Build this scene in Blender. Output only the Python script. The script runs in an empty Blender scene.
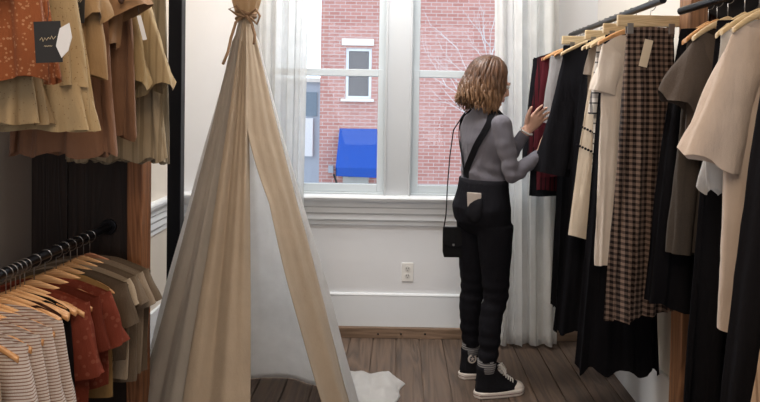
import bpy, bmesh, math, random
from mathutils import Vector, Matrix, noise
PI = math.pi
C = bpy.context.scene.collection
# ------------------------------------------------------------------ camera model
F = 640.0; CX, CY = 400.0, 117.0; EYE = 1.45
P_, R_ = math.radians(1.5), math.radians(1.0)
Fw = Vector((0, math.cos(P_), -math.sin(P_)))
Uw = Vector((0, math.sin(P_), math.cos(P_)))
Rc = Vector((1, 0, 0))*math.cos(R_) + Uw*math.sin(R_)
Uc = Vector((-1, 0, 0))*math.sin(R_) + Uw*math.cos(R_)
EYEP = Vector((0, 0, EYE))
def ray(x, y): return Fw + Rc*((x-CX)/F) + Uc*((CY-y)/F)
def at(x, y, Y):
    d = ray(x, y); return EYEP + d*(Y/d.y)
def atz(x, y, Z):
    d = ray(x, y); return EYEP + d*((Z-EYE)/d.z)
def atx(x, y, X):
    d = ray(x, y); return EYEP + d*(X/d.x)
def zy(x, y, Y): return at(x, y, Y).z

# ------------------------------------------------------------------ materials
def new_mat(name):
    m = bpy.data.materials.new(name); m.use_nodes = True
    nt = m.node_tree; b = nt.nodes['Principled BSDF']; return m, nt, b
def N(nt, t, **kw):
    n = nt.nodes.new(t)
    for k, v in kw.items():
        if k in n.inputs.keys(): n.inputs[k].default_value = v
        else: setattr(n, k, v)
    return n
def L(nt, a, b): nt.links.new(a, b)
def col(c): return (c[0], c[1], c[2], 1)
def mixc(nt, f, a, b):
    n = nt.nodes.new('ShaderNodeMix'); n.data_type = 'RGBA'
    if isinstance(f, float): n.inputs[0].default_value = f
    else: L(nt, f, n.inputs[0])
    for s, v in ((n.inputs[6], a), (n.inputs[7], b)):
        if isinstance(v, tuple): s.default_value = v if len(v) == 4 else col(v)
        else: L(nt, v, s)
    return n.outputs[2]
def ramp(nt, f, stops):
    r = nt.nodes.new('ShaderNodeValToRGB'); L(nt, f, r.inputs[0])
    e = r.color_ramp.elements
    e[0].position, e[0].color = stops[0][0], col(stops[0][1])
    e[1].position, e[1].color = stops[-1][0], col(stops[-1][1])
    for p, c in stops[1:-1]:
        x = e.new(p); x.color = col(c)
    return r.outputs[0]
def math_(nt, op, a, b=None, c=None):
    n = nt.nodes.new('ShaderNodeMath'); n.operation = op
    for i, v in enumerate((a, b, c)):
        if v is None: continue
        if isinstance(v, (int, float)): n.inputs[i].default_value = v
        else: L(nt, v, n.inputs[i])
    return n.outputs[0]
def bump(nt, b, h, s=.3, d=.002):
    n = N(nt, 'ShaderNodeBump', Strength=s, Distance=d); L(nt, h, n.inputs['Height']); L(nt, n.outputs[0], b.inputs['Normal'])
def scaled(nt, sc, loc=(0,0,0)):
    tc = nt.nodes.new('ShaderNodeTexCoord'); mp = N(nt, 'ShaderNodeMapping'); mp.inputs['Scale'].default_value = sc
    mp.inputs['Location'].default_value = loc
    L(nt, tc.outputs['Object'], mp.inputs[0]); return mp.outputs[0]
def noise_(nt, vec, scale, detail=4, rough=.6):
    n = N(nt, 'ShaderNodeTexNoise', Scale=scale, Detail=detail, Roughness=rough); L(nt, vec, n.inputs['Vector']); return n.outputs['Fac']
_pm = {}
def plain(name, c, rough=.6, metal=0, spec=.5):
    if name in _pm: return _pm[name]
    m, nt, b = new_mat(name)
    v = scaled(nt, (1,1,1)); f = noise_(nt, v, 14, 3)
    L(nt, mixc(nt, f, tuple(x*.93 for x in c), tuple(min(1, x*1.06) for x in c)), b.inputs['Base Color'])
    b.inputs['Roughness'].default_value = rough; b.inputs['Metallic'].default_value = metal
    b.inputs['Specular IOR Level'].default_value = spec
    _pm[name] = m; return m
def painted(name, c, bumpy=.15):
    m, nt, b = new_mat(name)
    v = scaled(nt, (1,1,1)); f = noise_(nt, v, 2.2, 5); g = noise_(nt, v, 60, 3)
    L(nt, mixc(nt, f, tuple(x*.94 for x in c), tuple(min(1, x*1.04) for x in c)), b.inputs['Base Color'])
    b.inputs['Roughness'].default_value = .55; bump(nt, b, g, bumpy, .002); return m
def wood(name, dark, light, axis=2, scale=1.0, rough=.55, planks=0, plankaxis=0, gloss=.4):
    m, nt, b = new_mat(name)
    sc = [16*scale]*3; sc[axis] = 1.1*scale
    v = scaled(nt, tuple(sc)); 
    tc = nt.nodes.new('ShaderNodeTexCoord')
    vec = v
    if planks:
        sep = nt.nodes.new('ShaderNodeSeparateXYZ'); L(nt, tc.outputs['Object'], sep.inputs[0])
        idx = math_(nt, 'FLOOR', math_(nt, 'DIVIDE', sep.outputs[plankaxis], planks))
        wn = nt.nodes.new('ShaderNodeTexWhiteNoise'); wn.noise_dimensions = '1D'; L(nt, idx, wn.inputs['W'])
        va = nt.nodes.new('ShaderNodeVectorMath'); va.operation = 'ADD'; L(nt, v, va.inputs[0])
        sc2 = nt.nodes.new('ShaderNodeVectorMath'); sc2.operation = 'SCALE'; L(nt, wn.outputs['Color'], sc2.inputs[0]); sc2.inputs['Scale'].default_value = 40
        L(nt, sc2.outputs[0], va.inputs[1]); vec = va.outputs[0]
    n1 = N(nt, 'ShaderNodeTexNoise', Scale=.55, Detail=3, Distortion=.8); L(nt, vec, n1.inputs['Vector'])
    ring = math_(nt, 'FRACT', math_(nt, 'MULTIPLY', n1.outputs['Fac'], 9.0))
    ring = math_(nt, 'ABSOLUTE', math_(nt, 'SUBTRACT', ring, .5))
    n2 = noise_(nt, vec, 3.0, 8, .7)
    f = math_(nt, 'ADD', math_(nt, 'MULTIPLY', ring, .7), math_(nt, 'MULTIPLY', n2, .75))
    c = ramp(nt, f, [(.2, dark), (.5, tuple((a+bb)/2 for a, bb in zip(dark, light))), (.85, light)])
    if planks:
        c = mixc(nt, math_(nt, 'MULTIPLY', wn.outputs['Value'], .55), c, mixc(nt, .5, c, tuple(x*.35 for x in dark)))
        w = nt.nodes.new('ShaderNodeTexNoise'); w.inputs['Scale'].default_value = 2.5; L(nt, tc.outputs['Object'], w.inputs['Vector'])
        c = mixc(nt, math_(nt, 'MULTIPLY', w.outputs['Fac'], .4), c, (.17, .14, .12))
    L(nt, c, b.inputs['Base Color'])
    L(nt, ramp(nt, n2, [(.2, (rough-.15,)*3), (.8, (rough+.15,)*3)]), b.inputs['Roughness'])
    b.inputs['Specular IOR Level'].default_value = gloss
    bump(nt, b, f, .45, .004); return m
def fabric(name, c, pattern=None, c2=None, s=1.0, thin=0.0, rough=.85, transp=0.0):
    """cloth; thin = share of light let through"""
    if name in _pm: return _pm[name]
    m, nt, b = new_mat(name); b.inputs['Specular IOR Level'].default_value = .15 if sum(c) > .2 else .05
    b.inputs['Roughness'].default_value = rough
    b.inputs['Sheen Weight'].default_value = .1 if sum(c) > .3 else 0
    v = scaled(nt, (1,1,1)); f = noise_(nt, v, 9, 4)
    wv = noise_(nt, v, 420, 2)
    base = mixc(nt, f, tuple(x*.82 for x in c), tuple(min(1, x*1.12) for x in c))
    sep = nt.nodes.new('ShaderNodeSeparateXYZ'); L(nt, v, sep.inputs[0])
    def tri(o, per, duty):
        fr = math_(nt, 'FRACT', math_(nt, 'DIVIDE', o, per)); return math_(nt, 'LESS_THAN', fr, duty)
    if pattern == 'hstripe': base = mixc(nt, tri(sep.outputs[2], .011*s, .35), base, c2)
    elif pattern == 'vstripe': base = mixc(nt, tri(sep.outputs[0], .012*s, .3), base, c2)
    elif pattern == 'gingham':
        a = tri(sep.outputs[0], .034*s, .5); d = tri(sep.outputs[2], .034*s, .5)
        t = math_(nt, 'MULTIPLY', math_(nt, 'ADD', a, d), .5)
        base = ramp(nt, t, [(0, c), (.5, tuple((p*.35+q*.65) for p, q in zip(c, c2))), (1, c2)])
    elif pattern == 'plaid':
        a = tri(sep.outputs[0], .05*s, .16); d = tri(sep.outputs[2], .05*s, .16)
        a2 = tri(math_(nt, 'ADD', sep.outputs[2], .02), .1*s, .3)
        t = math_(nt, 'MINIMUM', math_(nt, 'ADD', math_(nt, 'MULTIPLY', a, .8), math_(nt, 'ADD', math_(nt, 'MULTIPLY', d, .8), math_(nt, 'MULTIPLY', a2, .5))), 1.0)
        base = mixc(nt, t, base, c2)
    elif pattern in ('dots', 'specks'):
        vo = N(nt, 'ShaderNodeTexVoronoi', Scale=(55 if pattern == 'dots' else 95)/s); L(nt, v, vo.inputs['Vector'])
        t = math_(nt, 'LESS_THAN', vo.outputs['Distance'], .3 if pattern == 'dots' else .16)
        base = mixc(nt, math_(nt, 'MULTIPLY', t, .6), base, c2)
    elif pattern == 'blotch':
        g = noise_(nt, v, 26/s, 3); t = math_(nt, 'GREATER_THAN', g, .56); base = mixc(nt, t, base, c2)
    elif pattern == 'rib':
        fr = math_(nt, 'SINE', math_(nt, 'MULTIPLY', sep.outputs[0], 900/s)); base = mixc(nt, math_(nt, 'ADD', math_(nt, 'MULTIPLY', fr, .25), .25), base, c2)
    elif pattern == 'heather':
        g = noise_(nt, v, 260, 3); base = mixc(nt, g, base, c2)
    L(nt, base, b.inputs['Base Color'])
    v3 = scaled(nt, (1,1,.35)); h = math_(nt, 'ADD', math_(nt, 'MULTIPLY', wv, .25), math_(nt, 'MULTIPLY', noise_(nt, v3, 26, 4), 1.2)); bump(nt, b, h, .55, .009)
    out = nt.nodes['Material Output']; sh = b.outputs[0]
    if thin:
        tr = nt.nodes.new('ShaderNodeBsdfTranslucent'); L(nt, base, tr.inputs[0])
        mx = nt.nodes.new('ShaderNodeMixShader'); mx.inputs[0].default_value = thin
        L(nt, sh, mx.inputs[1]); L(nt, tr.outputs[0], mx.inputs[2]); sh = mx.outputs[0]
    if transp:
        tp = nt.nodes.new('ShaderNodeBsdfTransparent')
        mx = nt.nodes.new('ShaderNodeMixShader'); mx.inputs[0].default_value = transp
        L(nt, sh, mx.inputs[1]); L(nt, tp.outputs[0], mx.inputs[2]); sh = mx.outputs[0]
    L(nt, sh, out.inputs[0]); _pm[name] = m; return m

# ------------------------------------------------------------------ mesh helpers
class MB:
    def __init__(s): s.v = []; s.f = []
    def box(s, a, b):
        n = len(s.v); x0, y0, z0 = a; x1, y1, z1 = b
        s.v += [(x0,y0,z0),(x1,y0,z0),(x1,y1,z0),(x0,y1,z0),(x0,y0,z1),(x1,y0,z1),(x1,y1,z1),(x0,y1,z1)]
        s.f += [tuple(n+i for i in q) for q in ((0,3,2,1),(4,5,6,7),(0,1,5,4),(1,2,6,5),(2,3,7,6),(3,0,4,7))]
        return s
    def loft(s, loops, cap=True, closed=True):
        n0 = len(s.v); m = len(loops[0])
        for lp in loops: s.v += [tuple(p) for p in lp]
        for i in range(len(loops)-1):
            for j in range(m if closed else m-1):
                k = (j+1) % m; a = n0+i*m; b = a+m
                s.f.append((a+j, a+k, b+k, b+j))
        if cap and closed:
            s.f.append(tuple(n0+j for j in range(m))[::-1]); e = n0+(len(loops)-1)*m
            s.f.append(tuple(e+j for j in range(m)))
        return s
    def tube(s, pts, r, seg=8, cap=True, sq=None):
        pts = [Vector(p) for p in pts]; n = len(pts)
        rs = r if isinstance(r, (list, tuple)) else [r]*n
        loops = []; up = None
        for i, p in enumerate(pts):
            t = (pts[min(i+1, n-1)] - pts[max(i-1, 0)]).normalized()
            if up is None:
                up = Vector((0,0,1)) if abs(t.z) < .9 else Vector((0,1,0))
            a = t.cross(up)
            if a.length < 1e-4: a = t.orthogonal()
            a.normalize(); bb = a.cross(t).normalized(); up = bb
            rr = rs[i]; ra, rb = (rr if isinstance(rr, tuple) else (rr, rr))
            loops.append([p + a*ra*math.cos(2*PI*j/seg) + bb*rb*math.sin(2*PI*j/seg) for j in range(seg)])
        return s.loft(loops, cap)
    def ell(s, c, r, seg=20, rings=12, rot=None):
        c = Vector(c); loops = []
        for i in range(rings+1):
            ph = PI*i/rings; ph = min(max(ph, .03), PI-.03)
            lp = []
            for j in range(seg):
                th = 2*PI*j/seg
                p = Vector((r[0]*math.sin(ph)*math.cos(th), r[1]*math.sin(ph)*math.sin(th), r[2]*math.cos(ph)))
                if rot is not None: p = rot @ p
                lp.append(c+p)
            loops.append(lp)
        return s.loft(loops)
    def prism(s, poly, a, b, axis=1):
        """extrude a 2-D outline between a and b along axis; outline in the two other axes"""
        def P(u, v, w):
            return {0: (w,u,v), 1: (u,w,v), 2: (u,v,w)}[axis]
        return s.loft([[P(u, v, a) for u, v in poly], [P(u, v, b) for u, v in poly]])
    def build(s, name, mat, parent=None, smooth=False, bevel=0, sub=0, solid=0, fix=True):
        me = bpy.data.meshes.new(name); me.from_pydata(s.v, [], s.f); me.update()
        if fix:
            bm = bmesh.new(); bm.from_mesh(me); bmesh.ops.recalc_face_normals(bm, faces=bm.faces); bm.to_mesh(me); bm.free()
        o = bpy.data.objects.new(name, me); C.objects.link(o)
        if mat: me.materials.append(mat)
        if smooth:
            for p in me.polygons: p.use_smooth = True
        if solid:
            md = o.modifiers.new('solid', 'SOLIDIFY'); md.thickness = solid
        if bevel:
            md = o.modifiers.new('bevel', 'BEVEL'); md.width = bevel; md.segments = 2; md.limit_method = 'ANGLE'
        if sub:
            md = o.modifiers.new('sub', 'SUBSURF'); md.levels = md.render_levels = sub
        if parent: o.parent = parent
        return o
def tag(o, label, cat, group=None, kind=None):
    if label: o['label'] = label
    if cat: o['category'] = cat
    if group: o['group'] = group
    if kind: o['kind'] = kind
    return o
def struct(o): o['kind'] = 'structure'; return o
def empty(name, loc, label, cat, group=None, rz=0):
    o = bpy.data.objects.new(name, None); C.objects.link(o); o.location = loc; o.rotation_euler = (0,0,rz)
    o.empty_display_size = .05
    return tag(o, label, cat, group)
def recenter(o, loc):
    """give a world-coordinate mesh an origin at loc"""
    loc = Vector(loc); o.data.transform(Matrix.Translation(-loc)); o.location = loc; return o

# ------------------------------------------------------------------ palette
M_white = painted('white_paint', (.74, .75, .77))
M_cream = painted('cream_wall_paint', (.72, .66, .58))
M_cream2 = painted('pale_cream_wall_paint', (.76, .72, .66))
M_shadewall = painted('shaded_white_wall_paint', (.36, .31, .27))  # white wall in shadow; the shade is mixed into this base colour
M_trim = painted('white_trim_paint', (.76, .79, .82), .05)
M_mull = painted('backlit_grey_window_paint', (.50, .52, .54), .05)  # white trim, greyed in the base colour to look backlit
M_sash = painted('backlit_blue_sash_paint', (.55, .60, .63), .05)  # white trim; backlit dimness and daylight blue put into its colour
M_floor = wood('aged_floor_boards', (.009, .006, .004), (.185, .118, .08), axis=1, planks=.139, rough=.5, gloss=.45)
M_strip = wood('rough_oak_strip', (.08, .05, .03), (.30, .20, .135), axis=0)
M_post = wood('orange_brown_timber', (.11, .038, .014), (.36, .155, .066), axis=2)
M_postr = wood('brown_timber', (.12, .055, .026), (.40, .21, .11), axis=2)
M_darkwood = wood('dark_stained_boards', (.010, .0055, .004), (.028, .015, .010), axis=2, rough=.6)
M_black = plain('black_metal', (.012, .012, .015), .35, .6)
M_chrome = plain('steel_wire', (.30, .29, .28), .3, 1.0)
M_ceil = painted('ceiling_paint', (.8, .79, .77))
M_brass = plain('dull_brass', (.35, .27, .14), .4, .9)
M_hang = wood('honey_hanger_wood', (.48, .23, .09), (.78, .45, .21), axis=0, scale=2, rough=.35, gloss=.5)
M_hangpale = wood('pale_hanger_wood', (.52, .38, .20), (.74, .58, .36), axis=0, scale=2, rough=.4, gloss=.5)
M_hangdark = wood('reddish_hanger_wood', (.20, .07, .03), (.42, .18, .09), axis=0, scale=2, rough=.35, gloss=.5)

# ------------------------------------------------------------------ room shell
YB = 3.90          # window wall
XL, XR = -1.35, 1.19
XLn, XRn = -1.41, 1.34
YP = 2.40          # timber cased opening
ZC = 2.95
Z_sill = zy(395, 197, YB); Z_wb = zy(395, 187, YB-.03); Z_wt = 2.40
Z_meet = zy(350, 72, YB); Z_bb = zy(400, 293, YB); Z_bbb = zy(400, 326, YB)
WL0, WL1 = at(264, 130, YB).x, at(385, 130, YB).x
WR0, WR1 = at(411, 130, YB).x, at(529, 130, YB).x

b = MB(); b.box((-1.6, -3.0, -.06), (1.6, YB+.2, -.012))
x = -1.39
random.seed(3)
while x < 1.39:                    # the boards, one mesh with open joints
    b.box((x+.003, -3.0, -.011), (x+.139-.003, YB+.1, random.uniform(-.0012, 0)))
    x += .139
fl = struct(b.build('floor', M_floor, bevel=.0015))
def wall_with_holes():
    b = MB(); y0, y1 = YB, YB+.22
    b.box((XL-.2, y0, 0), (XR+.2, y1, Z_sill-.01))
    b.box((XL-.2, y0, Z_wt), (XR+.2, y1, ZC))
    b.box((XL-.2, y0, Z_sill-.01), (WL0, y1, Z_wt)); b.box((WR1, y0, Z_sill-.01), (XR+.2, y1, Z_wt))
    b.box((WL1, y0, Z_sill-.01), (WR0, y1, Z_wt))
    return b.build('wall_back', M_white)
struct(wall_with_holes())
struct(MB().box((XL-.2, YP+.12, 0), (XL, YB, ZC)).build('wall_left', M_cream))
struct(MB().box((XR, YP+.12, 0), (XR+.2, YB, ZC)).build('wall_right', M_cream2))
struct(MB().box((XLn-.2, -3.0, 0), (XLn, YP+.12, ZC)).build('wall_near_left', M_shadewall))
struct(MB().box((XRn, -3.0, 0), (XRn+.2, YP+.12, ZC)).build('wall_near_right', M_shadewall))
struct(MB().box((XLn-.2, -3.2, 0), (XRn+.2, -3.0, ZC)).build('wall_front', M_white))
struct(MB().box((XLn-.2, -3.2, ZC), (XRn+.2, YB+.22, ZC+.1)).build('ceiling', M_ceil))
# baseboards and the oak strip
b = MB(); b.box((XL, YB-.018, Z_bbb), (XR, YB, Z_bb-.018)); b.prism([(YB-.018, Z_bb-.018), (YB-.020, Z_bb-.010), (YB-.014, Z_bb), (YB, Z_bb), (YB, Z_bb-.018)], XL, XR, 0)
struct(b.build('baseboard_back', M_trim, bevel=.002))
ys = YB-.03
b = MB().box((XL, ys-.012, 0), (XR, YB, Z_bbb)); o = struct(b.build('trim_1', M_strip, bevel=.003))
for px in (378, 401, 425):
    q = at(px, 334, ys-.012); r = MB(); r.tube([(q.x, q.y+.004, q.z), (q.x, q.y-.003, q.z)], .006, 8); r.build('nail_head', M_black, o)
struct(MB().box((XL, YP+.12, 0), (XL+.018, YB-.03, Z_bb)).build('baseboard_left', M_trim, bevel=.003))
struct(MB().box((XR-.018, YP+.12, 0), (XR, YB-.03, Z_bb)).build('baseboard_right', M_trim, bevel=.003))
# sill and moulding below it (profile in depth, height), runs on along the left wall as a chair rail
def sillprof(y):   # y = wall face, outwards is smaller
    z = Z_sill; zb = zy(395, 225, YB)
    h = z-zb
    return [(y, z+.012), (y-.075, z+.012), (y-.082, z), (y-.075, z-.018), (y-.05, z-.022), (y-.045, z-h*.34), (y-.033, z-h*.38),
            (y-.038, z-h*.55), (y-.024, z-h*.62), (y-.028, z-h*.8), (y-.012, z-h*.88), (y-.014, zb), (y, zb)]
struct(MB().prism(sillprof(YB), XL, XR, 0).build('trim_2', M_trim, bevel=.0015))
pr = [(XL+(YB-u)*.55, v) for u, v in sillprof(YB)]
struct(MB().prism(pr, YP+.12, YB-.05, 1).build('trim_3', M_trim))
# centre mullion casing and outer casings
def casing(x0, x1, n):
    b = MB(); b.box((x0, YB-.02, Z_sill), (x1, YB, Z_wt+.1))
    b.box((x0, YB-.034, Z_sill), (x0+.012, YB-.02, Z_wt+.1)); b.box((x1-.012, YB-.034, Z_sill), (x1, YB-.02, Z_wt+.1))
    return struct(b.build('trim_%d' % n, M_mull, bevel=.003))
casing(WL1-.0, WR0+.0, 4); casing(WL0-.12, WL0, 5); casing(WR1, WR1+.12, 6)
struct(MB().box((WL0-.14, YB-.03, Z_wt), (WR1+.14, YB, Z_wt+.12)).build('trim_7', M_trim, bevel=.003))
# glass
def glass_mat():
    m, nt, b = new_mat('window_glass'); out = nt.nodes['Material Output']
    t = nt.nodes.new('ShaderNodeBsdfTransparent'); t.inputs[0].default_value = (.95, .975, .985, 1)
    g = nt.nodes.new('ShaderNodeBsdfGlossy'); g.inputs['Roughness'].default_value = .02
    fr = N(nt, 'ShaderNodeFresnel', IOR=1.3); mx = nt.nodes.new('ShaderNodeMixShader')
    L(nt, fr.outputs[0], mx.inputs[0]); L(nt, t.outputs[0], mx.inputs[1]); L(nt, g.outputs[0], mx.inputs[2]); L(nt, mx.outputs[0], out.inputs[0]); return m
M_glass = glass_mat()
def window(n, x0, x1):
    root = bpy.data.objects.new('window_%d' % n, None); C.objects.link(root); root.location = ((x0+x1)/2, YB+.08, Z_sill); root['kind'] = 'structure'
    def pt(nm, bx, mat, bev=.003):
        b = MB(); 
        for a, c in bx: b.box(a, c)
        o = b.build(nm, mat, None, bevel=bev); recenter(o, root.location); o.location = (0,0,0); o.parent = root; return o
    zb, zt, zm = Z_sill, Z_wt, Z_meet
    s = .04
    pt('jamb', [((x0, YB+.01, zb), (x0+.008, YB+.2, zt)), ((x1-.008, YB+.01, zb), (x1, YB+.2, zt)), ((x0+.008, YB+.01, zb), (x1-.008, YB+.2, zb+.02)), ((x0+.008, YB+.01, zt-.02), (x1-.008, YB+.2, zt))], M_sash)
    a, c = x0+.008, x1-.008; z0 = zb+.02; z1 = zt-.02; y = YB+.04
    lo = pt('lower_sash', [((a, y, z0), (a+s, y+.035, zm+.02)), ((c-s, y, z0), (c, y+.035, zm+.02)), ((a+s, y, z0), (c-s, y+.035, z0+.05)), ((a+s, y, zm-.024), (c-s, y+.035, zm+.02))], M_sash)
    y2 = y+.04
    up = pt('upper_sash', [((a, y2, zm-.02), (a+s, y2+.035, z1)), ((c-s, y2, zm-.02), (c, y2+.035, z1)), ((a+s, y2, zm-.02), (c-s, y2+.035, zm+.018)), ((a+s, y2, z1-.05), (c-s, y2+.035, z1))], M_sash)
    for par, y_, za, zc in ((lo, y, z0+.05, zm-.024), (up, y2, zm+.018, z1-.05)):
        o = MB().box((a+s-.004, y_+.015, za-.004), (c-s+.004, y_+.019, zc+.004)).build('pane', M_glass)
        recenter(o, root.location); o.location = (0,0,0); o.parent = par
window(1, WL0, WL1); window(2, WR0, WR1)
# outlet
q = at(407.5, 272, YB)
o = empty('wall_outlet', (q.x, YB, q.z), 'white double power outlet on the white wall below the window sill', 'outlet')
MB().box((-.036, -.006, -.058), (.036, 0, .058)).build('cover_plate', plain('outlet_plastic', (.78,.77,.74), .35), o, bevel=.003)
for dz in (.022, -.022):
    s = MB(); s.tube([(0, -.0055, dz), (0, -.0085, dz)], .0165, 20); sk = s.build('socket', plain('socket_plastic', (.66,.65,.62), .35), o)
    h = MB(); h.box((-.008, -.0092, dz-.002), (-.0055, -.008, dz+.008)); h.box((.0055, -.0092, dz-.002), (.008, -.008, dz+.008)); h.box((-.002, -.0092, dz-.011), (.002, -.008, dz-.007))
    h.build('slot', M_black, sk)

# ------------------------------------------------------------------ timber cased opening
def post(n, x0, x1, mat):
    b = MB(); ny = 26; lp = []
    random.seed(n)
    for i in range(ny):
        z = ZC*i/(ny-1); w = lambda k: .003*noise.noise(Vector((k*7.1, z*2.3, n)))
        lp.append([(x0+w(1), YP+w(2), z), (x1+w(3), YP+w(4), z), (x1+w(5), YP+.10, z), (x0+w(6), YP+.10, z)])
    b.loft(lp); return struct(b.build('trim_%d' % n, mat, bevel=.004))
pl0, pl1 = at(127, 200, YP).x, at(151.5, 200, YP+.1).x
pr0, pr1 = at(676, 130, YP+.1).x, at(707, 60, YP).x
post(8, pl0, pl1, M_post)
post(9, pr0, pr1, M_postr)
def boards(n, x0, x1, seams):
    b = MB(); xs = [x0]+seams+[x1]
    for a, c in zip(xs, xs[1:]): b.box((a+.002, YP+.045, 0), (c-.002, YP+.075, ZC))
    return struct(b.build('trim_%d' % n, M_darkwood, bevel=.003))
boards(10, XLn, pl0, [at(67, 180, YP+.04).x])
M_redboard = wood('reddish_dark_boards', (.03, .012, .006), (.13, .055, .03), axis=2, rough=.6)
o = MB(); o.box((pr1+.03, YP+.04, 0), (pr1+.105, YP+.07, ZC)); struct(o.build('trim_11', M_redboard, bevel=.003))
o = MB(); o.box((pr1, YP+.075, 0), (XRn, YP+.1, ZC)); struct(o.build('trim_12', M_darkwood))
# black square steel column
YC_ = 3.05
ca, cb = at(167.5, 120, YC_).x, at(181, 120, YC_).x
o = MB(); o.box((ca, YC_, .006), (cb, YC_+.055, ZC)); o.box((ca-.03, YC_-.03, 0), (cb+.03, YC_+.085, .008))
tag(o.build('steel_column', M_black, bevel=.003), 'tall black square metal pole standing between the wooden post and the canvas tent', 'pole')

# ------------------------------------------------------------------ hangers
def hanger_mesh(half=.2, drop=.075, th=.012, ht=.024, arch=1.5):
    loops = []
    n = 25
    for i in range(n):
        u = -1+2*i/(n-1); x = half*u; z = -.075-drop*abs(u)**arch
        h = ht*(1-.35*abs(u)) + .008*(1-min(1, abs(u)*5)); t = th*(1+.45*abs(u))
        y = -.012*abs(u)**2
        loops.append([(x, y-t/2*.6, z+h/2), (x, y+t/2*.6, z+h/2), (x, y+t/2, z+h/4), (x, y+t/2, z-h/4), (x, y+t/2*.6, z-h/2), (x, y-t/2*.6, z-h/2), (x, y-t/2, z-h/4), (x, y-t/2, z+h/4)])
    return MB().loft(loops)
def hook_mesh(r=.02, low=-.07):
    pts = [(0, 0, low), (0, 0, -.04)]
    for i in range(13):
        a = math.radians(-90+i*22); pts.append((-r*math.cos(a)*-1 if 0 else r*math.cos(a), 0, r*math.sin(a)-.0))
    pts = [(0,0,low), (0,0,-.035)] + [(r*math.sin(math.radians(t)), 0, -r*math.cos(math.radians(t))) for t in range(0, 231, 21)]
    return MB().tube(pts, .0016, 6)
HCACHE = {}
def hanger(kind, rail, yaw, label, group, half=.2):
    """rail: centre of the rail at the hook"""
    key = (kind, half)
    mat = {'honey': M_hang, 'pale': M_hangpale, 'dark': M_hangdark, 'clip': M_hangpale}[kind]
    if key not in HCACHE:
        if kind == 'clip':
            b = MB(); b.box((-half, -.008, -.082), (half, .008, -.038)); root = b.build('clip_hanger', mat, bevel=.003)
            kids = [hook_mesh(.02, -.040).build('hook', M_chrome, root, smooth=True)]
            for sx in (-.62, .62):
                c = MB(); c.box((sx*half-.012, -.012, -.112), (sx*half+.012, -.009, -.07)); c.box((sx*half-.012, .009, -.112), (sx*half+.012, .012, -.07)); c.box((sx*half-.004, -.0115, -.09), (sx*half+.004, .0115, -.084))
                kids.append(c.build('clip', M_chrome, root, bevel=.001))
        else:
            root = hanger_mesh(half, .075 if half > .17 else .06).build('wooden_hanger', mat, smooth=False, bevel=.001)
            for p in root.data.polygons: p.use_smooth = True
            kids = [hook_mesh().build('hook', M_chrome, root, smooth=True)]
        HCACHE[key] = (root, kids)
    else:
        r0, k0 = HCACHE[key]; root = r0.copy(); C.objects.link(root)
        for k in k0:
            c = k.copy(); C.objects.link(c); c.parent = root
    off = (.02-.0016-.006)
    root.location = Vector(rail) + Vector((0, 0, -(.02-.0016-RAD)))
    root.rotation_euler = (0, 0, yaw)
    return tag(root, label, 'hanger', group)
RAD = .014
# ------------------------------------------------------------------ garments
def sm(t): t = max(0, min(1, t)); return t*t*(3-2*t)
def body_loops(sw, bw, Ln, t, neck, dip, slope, folds, seed, hem=0, mid=None, top=0, nv=30, nu=80, hemwave=.0, flat=False):
    rnd = random.Random(seed); ph = [rnd.uniform(0, 6.28) for _ in range(6)]
    n, A = folds; loops = []
    for i in range(nv+1):
        v = i/nv
        w = sw+(bw-sw)*(v**.8) if mid is None else (sw+(mid-sw)*sm(v/.4) if v < .4 else mid+(bw-mid)*((v-.4)/.6)**.9)
        th = .013+(t-.013)*sm(v*3.2) if not flat else .012+(t-.012)*sm(v*1.2)
        lp = []
        for j in range(nu):
            a = 2*PI*j/nu; cx, sy = math.cos(a), math.sin(a)
            f = math.sin(n*a+ph[0]+1.3*v)*.6+math.sin(n*1.62*a+ph[1]-2.1*v)*.35+math.sin(n*.47*a+ph[2]+2.5*v)*.5
            f += .35*abs(math.sin(n*.5*a+ph[1]+.8*v))-.2+.22*math.sin(n*3.3*a+ph[5]+3*v)
            amp = 1.25*A*(.12+v**.75)
            x = w*cx*(1+.25*amp/max(w,.05)*math.sin(ph[3]+5*v)) + amp*.5*math.sin(n*1.3*a+ph[4]+v*2)*abs(cx)
            y = th*sy*(1 if abs(cx) < .94 else .8) + amp*f*(.3+.7*abs(sy)**.5)
            ax = abs(cx*sw)
            tz = -slope*(ax/max(sw, .01))**1.35+top
            if neck and ax < neck:
                tz -= dip*(1-(ax/neck)**2)*(1 if sy < 0 else .35)
            z = tz+(-Ln-tz)*v - hem*cx*v*v + hemwave*v**6*math.sin(n*.8*a+ph[5])
            nz = noise.noise(Vector((x*13+seed, sy*2, z*6)))*.6+noise.noise(Vector((x*30+z*22, sy+seed, z*12)))*.35
            y += nz*.010*sm(v*5)*(1 if sy > 0 else -1 if sy < 0 else 0)*min(1, t/.035)
            lp.append((x, y, z))
        loops.append(lp)
    return loops
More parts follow.
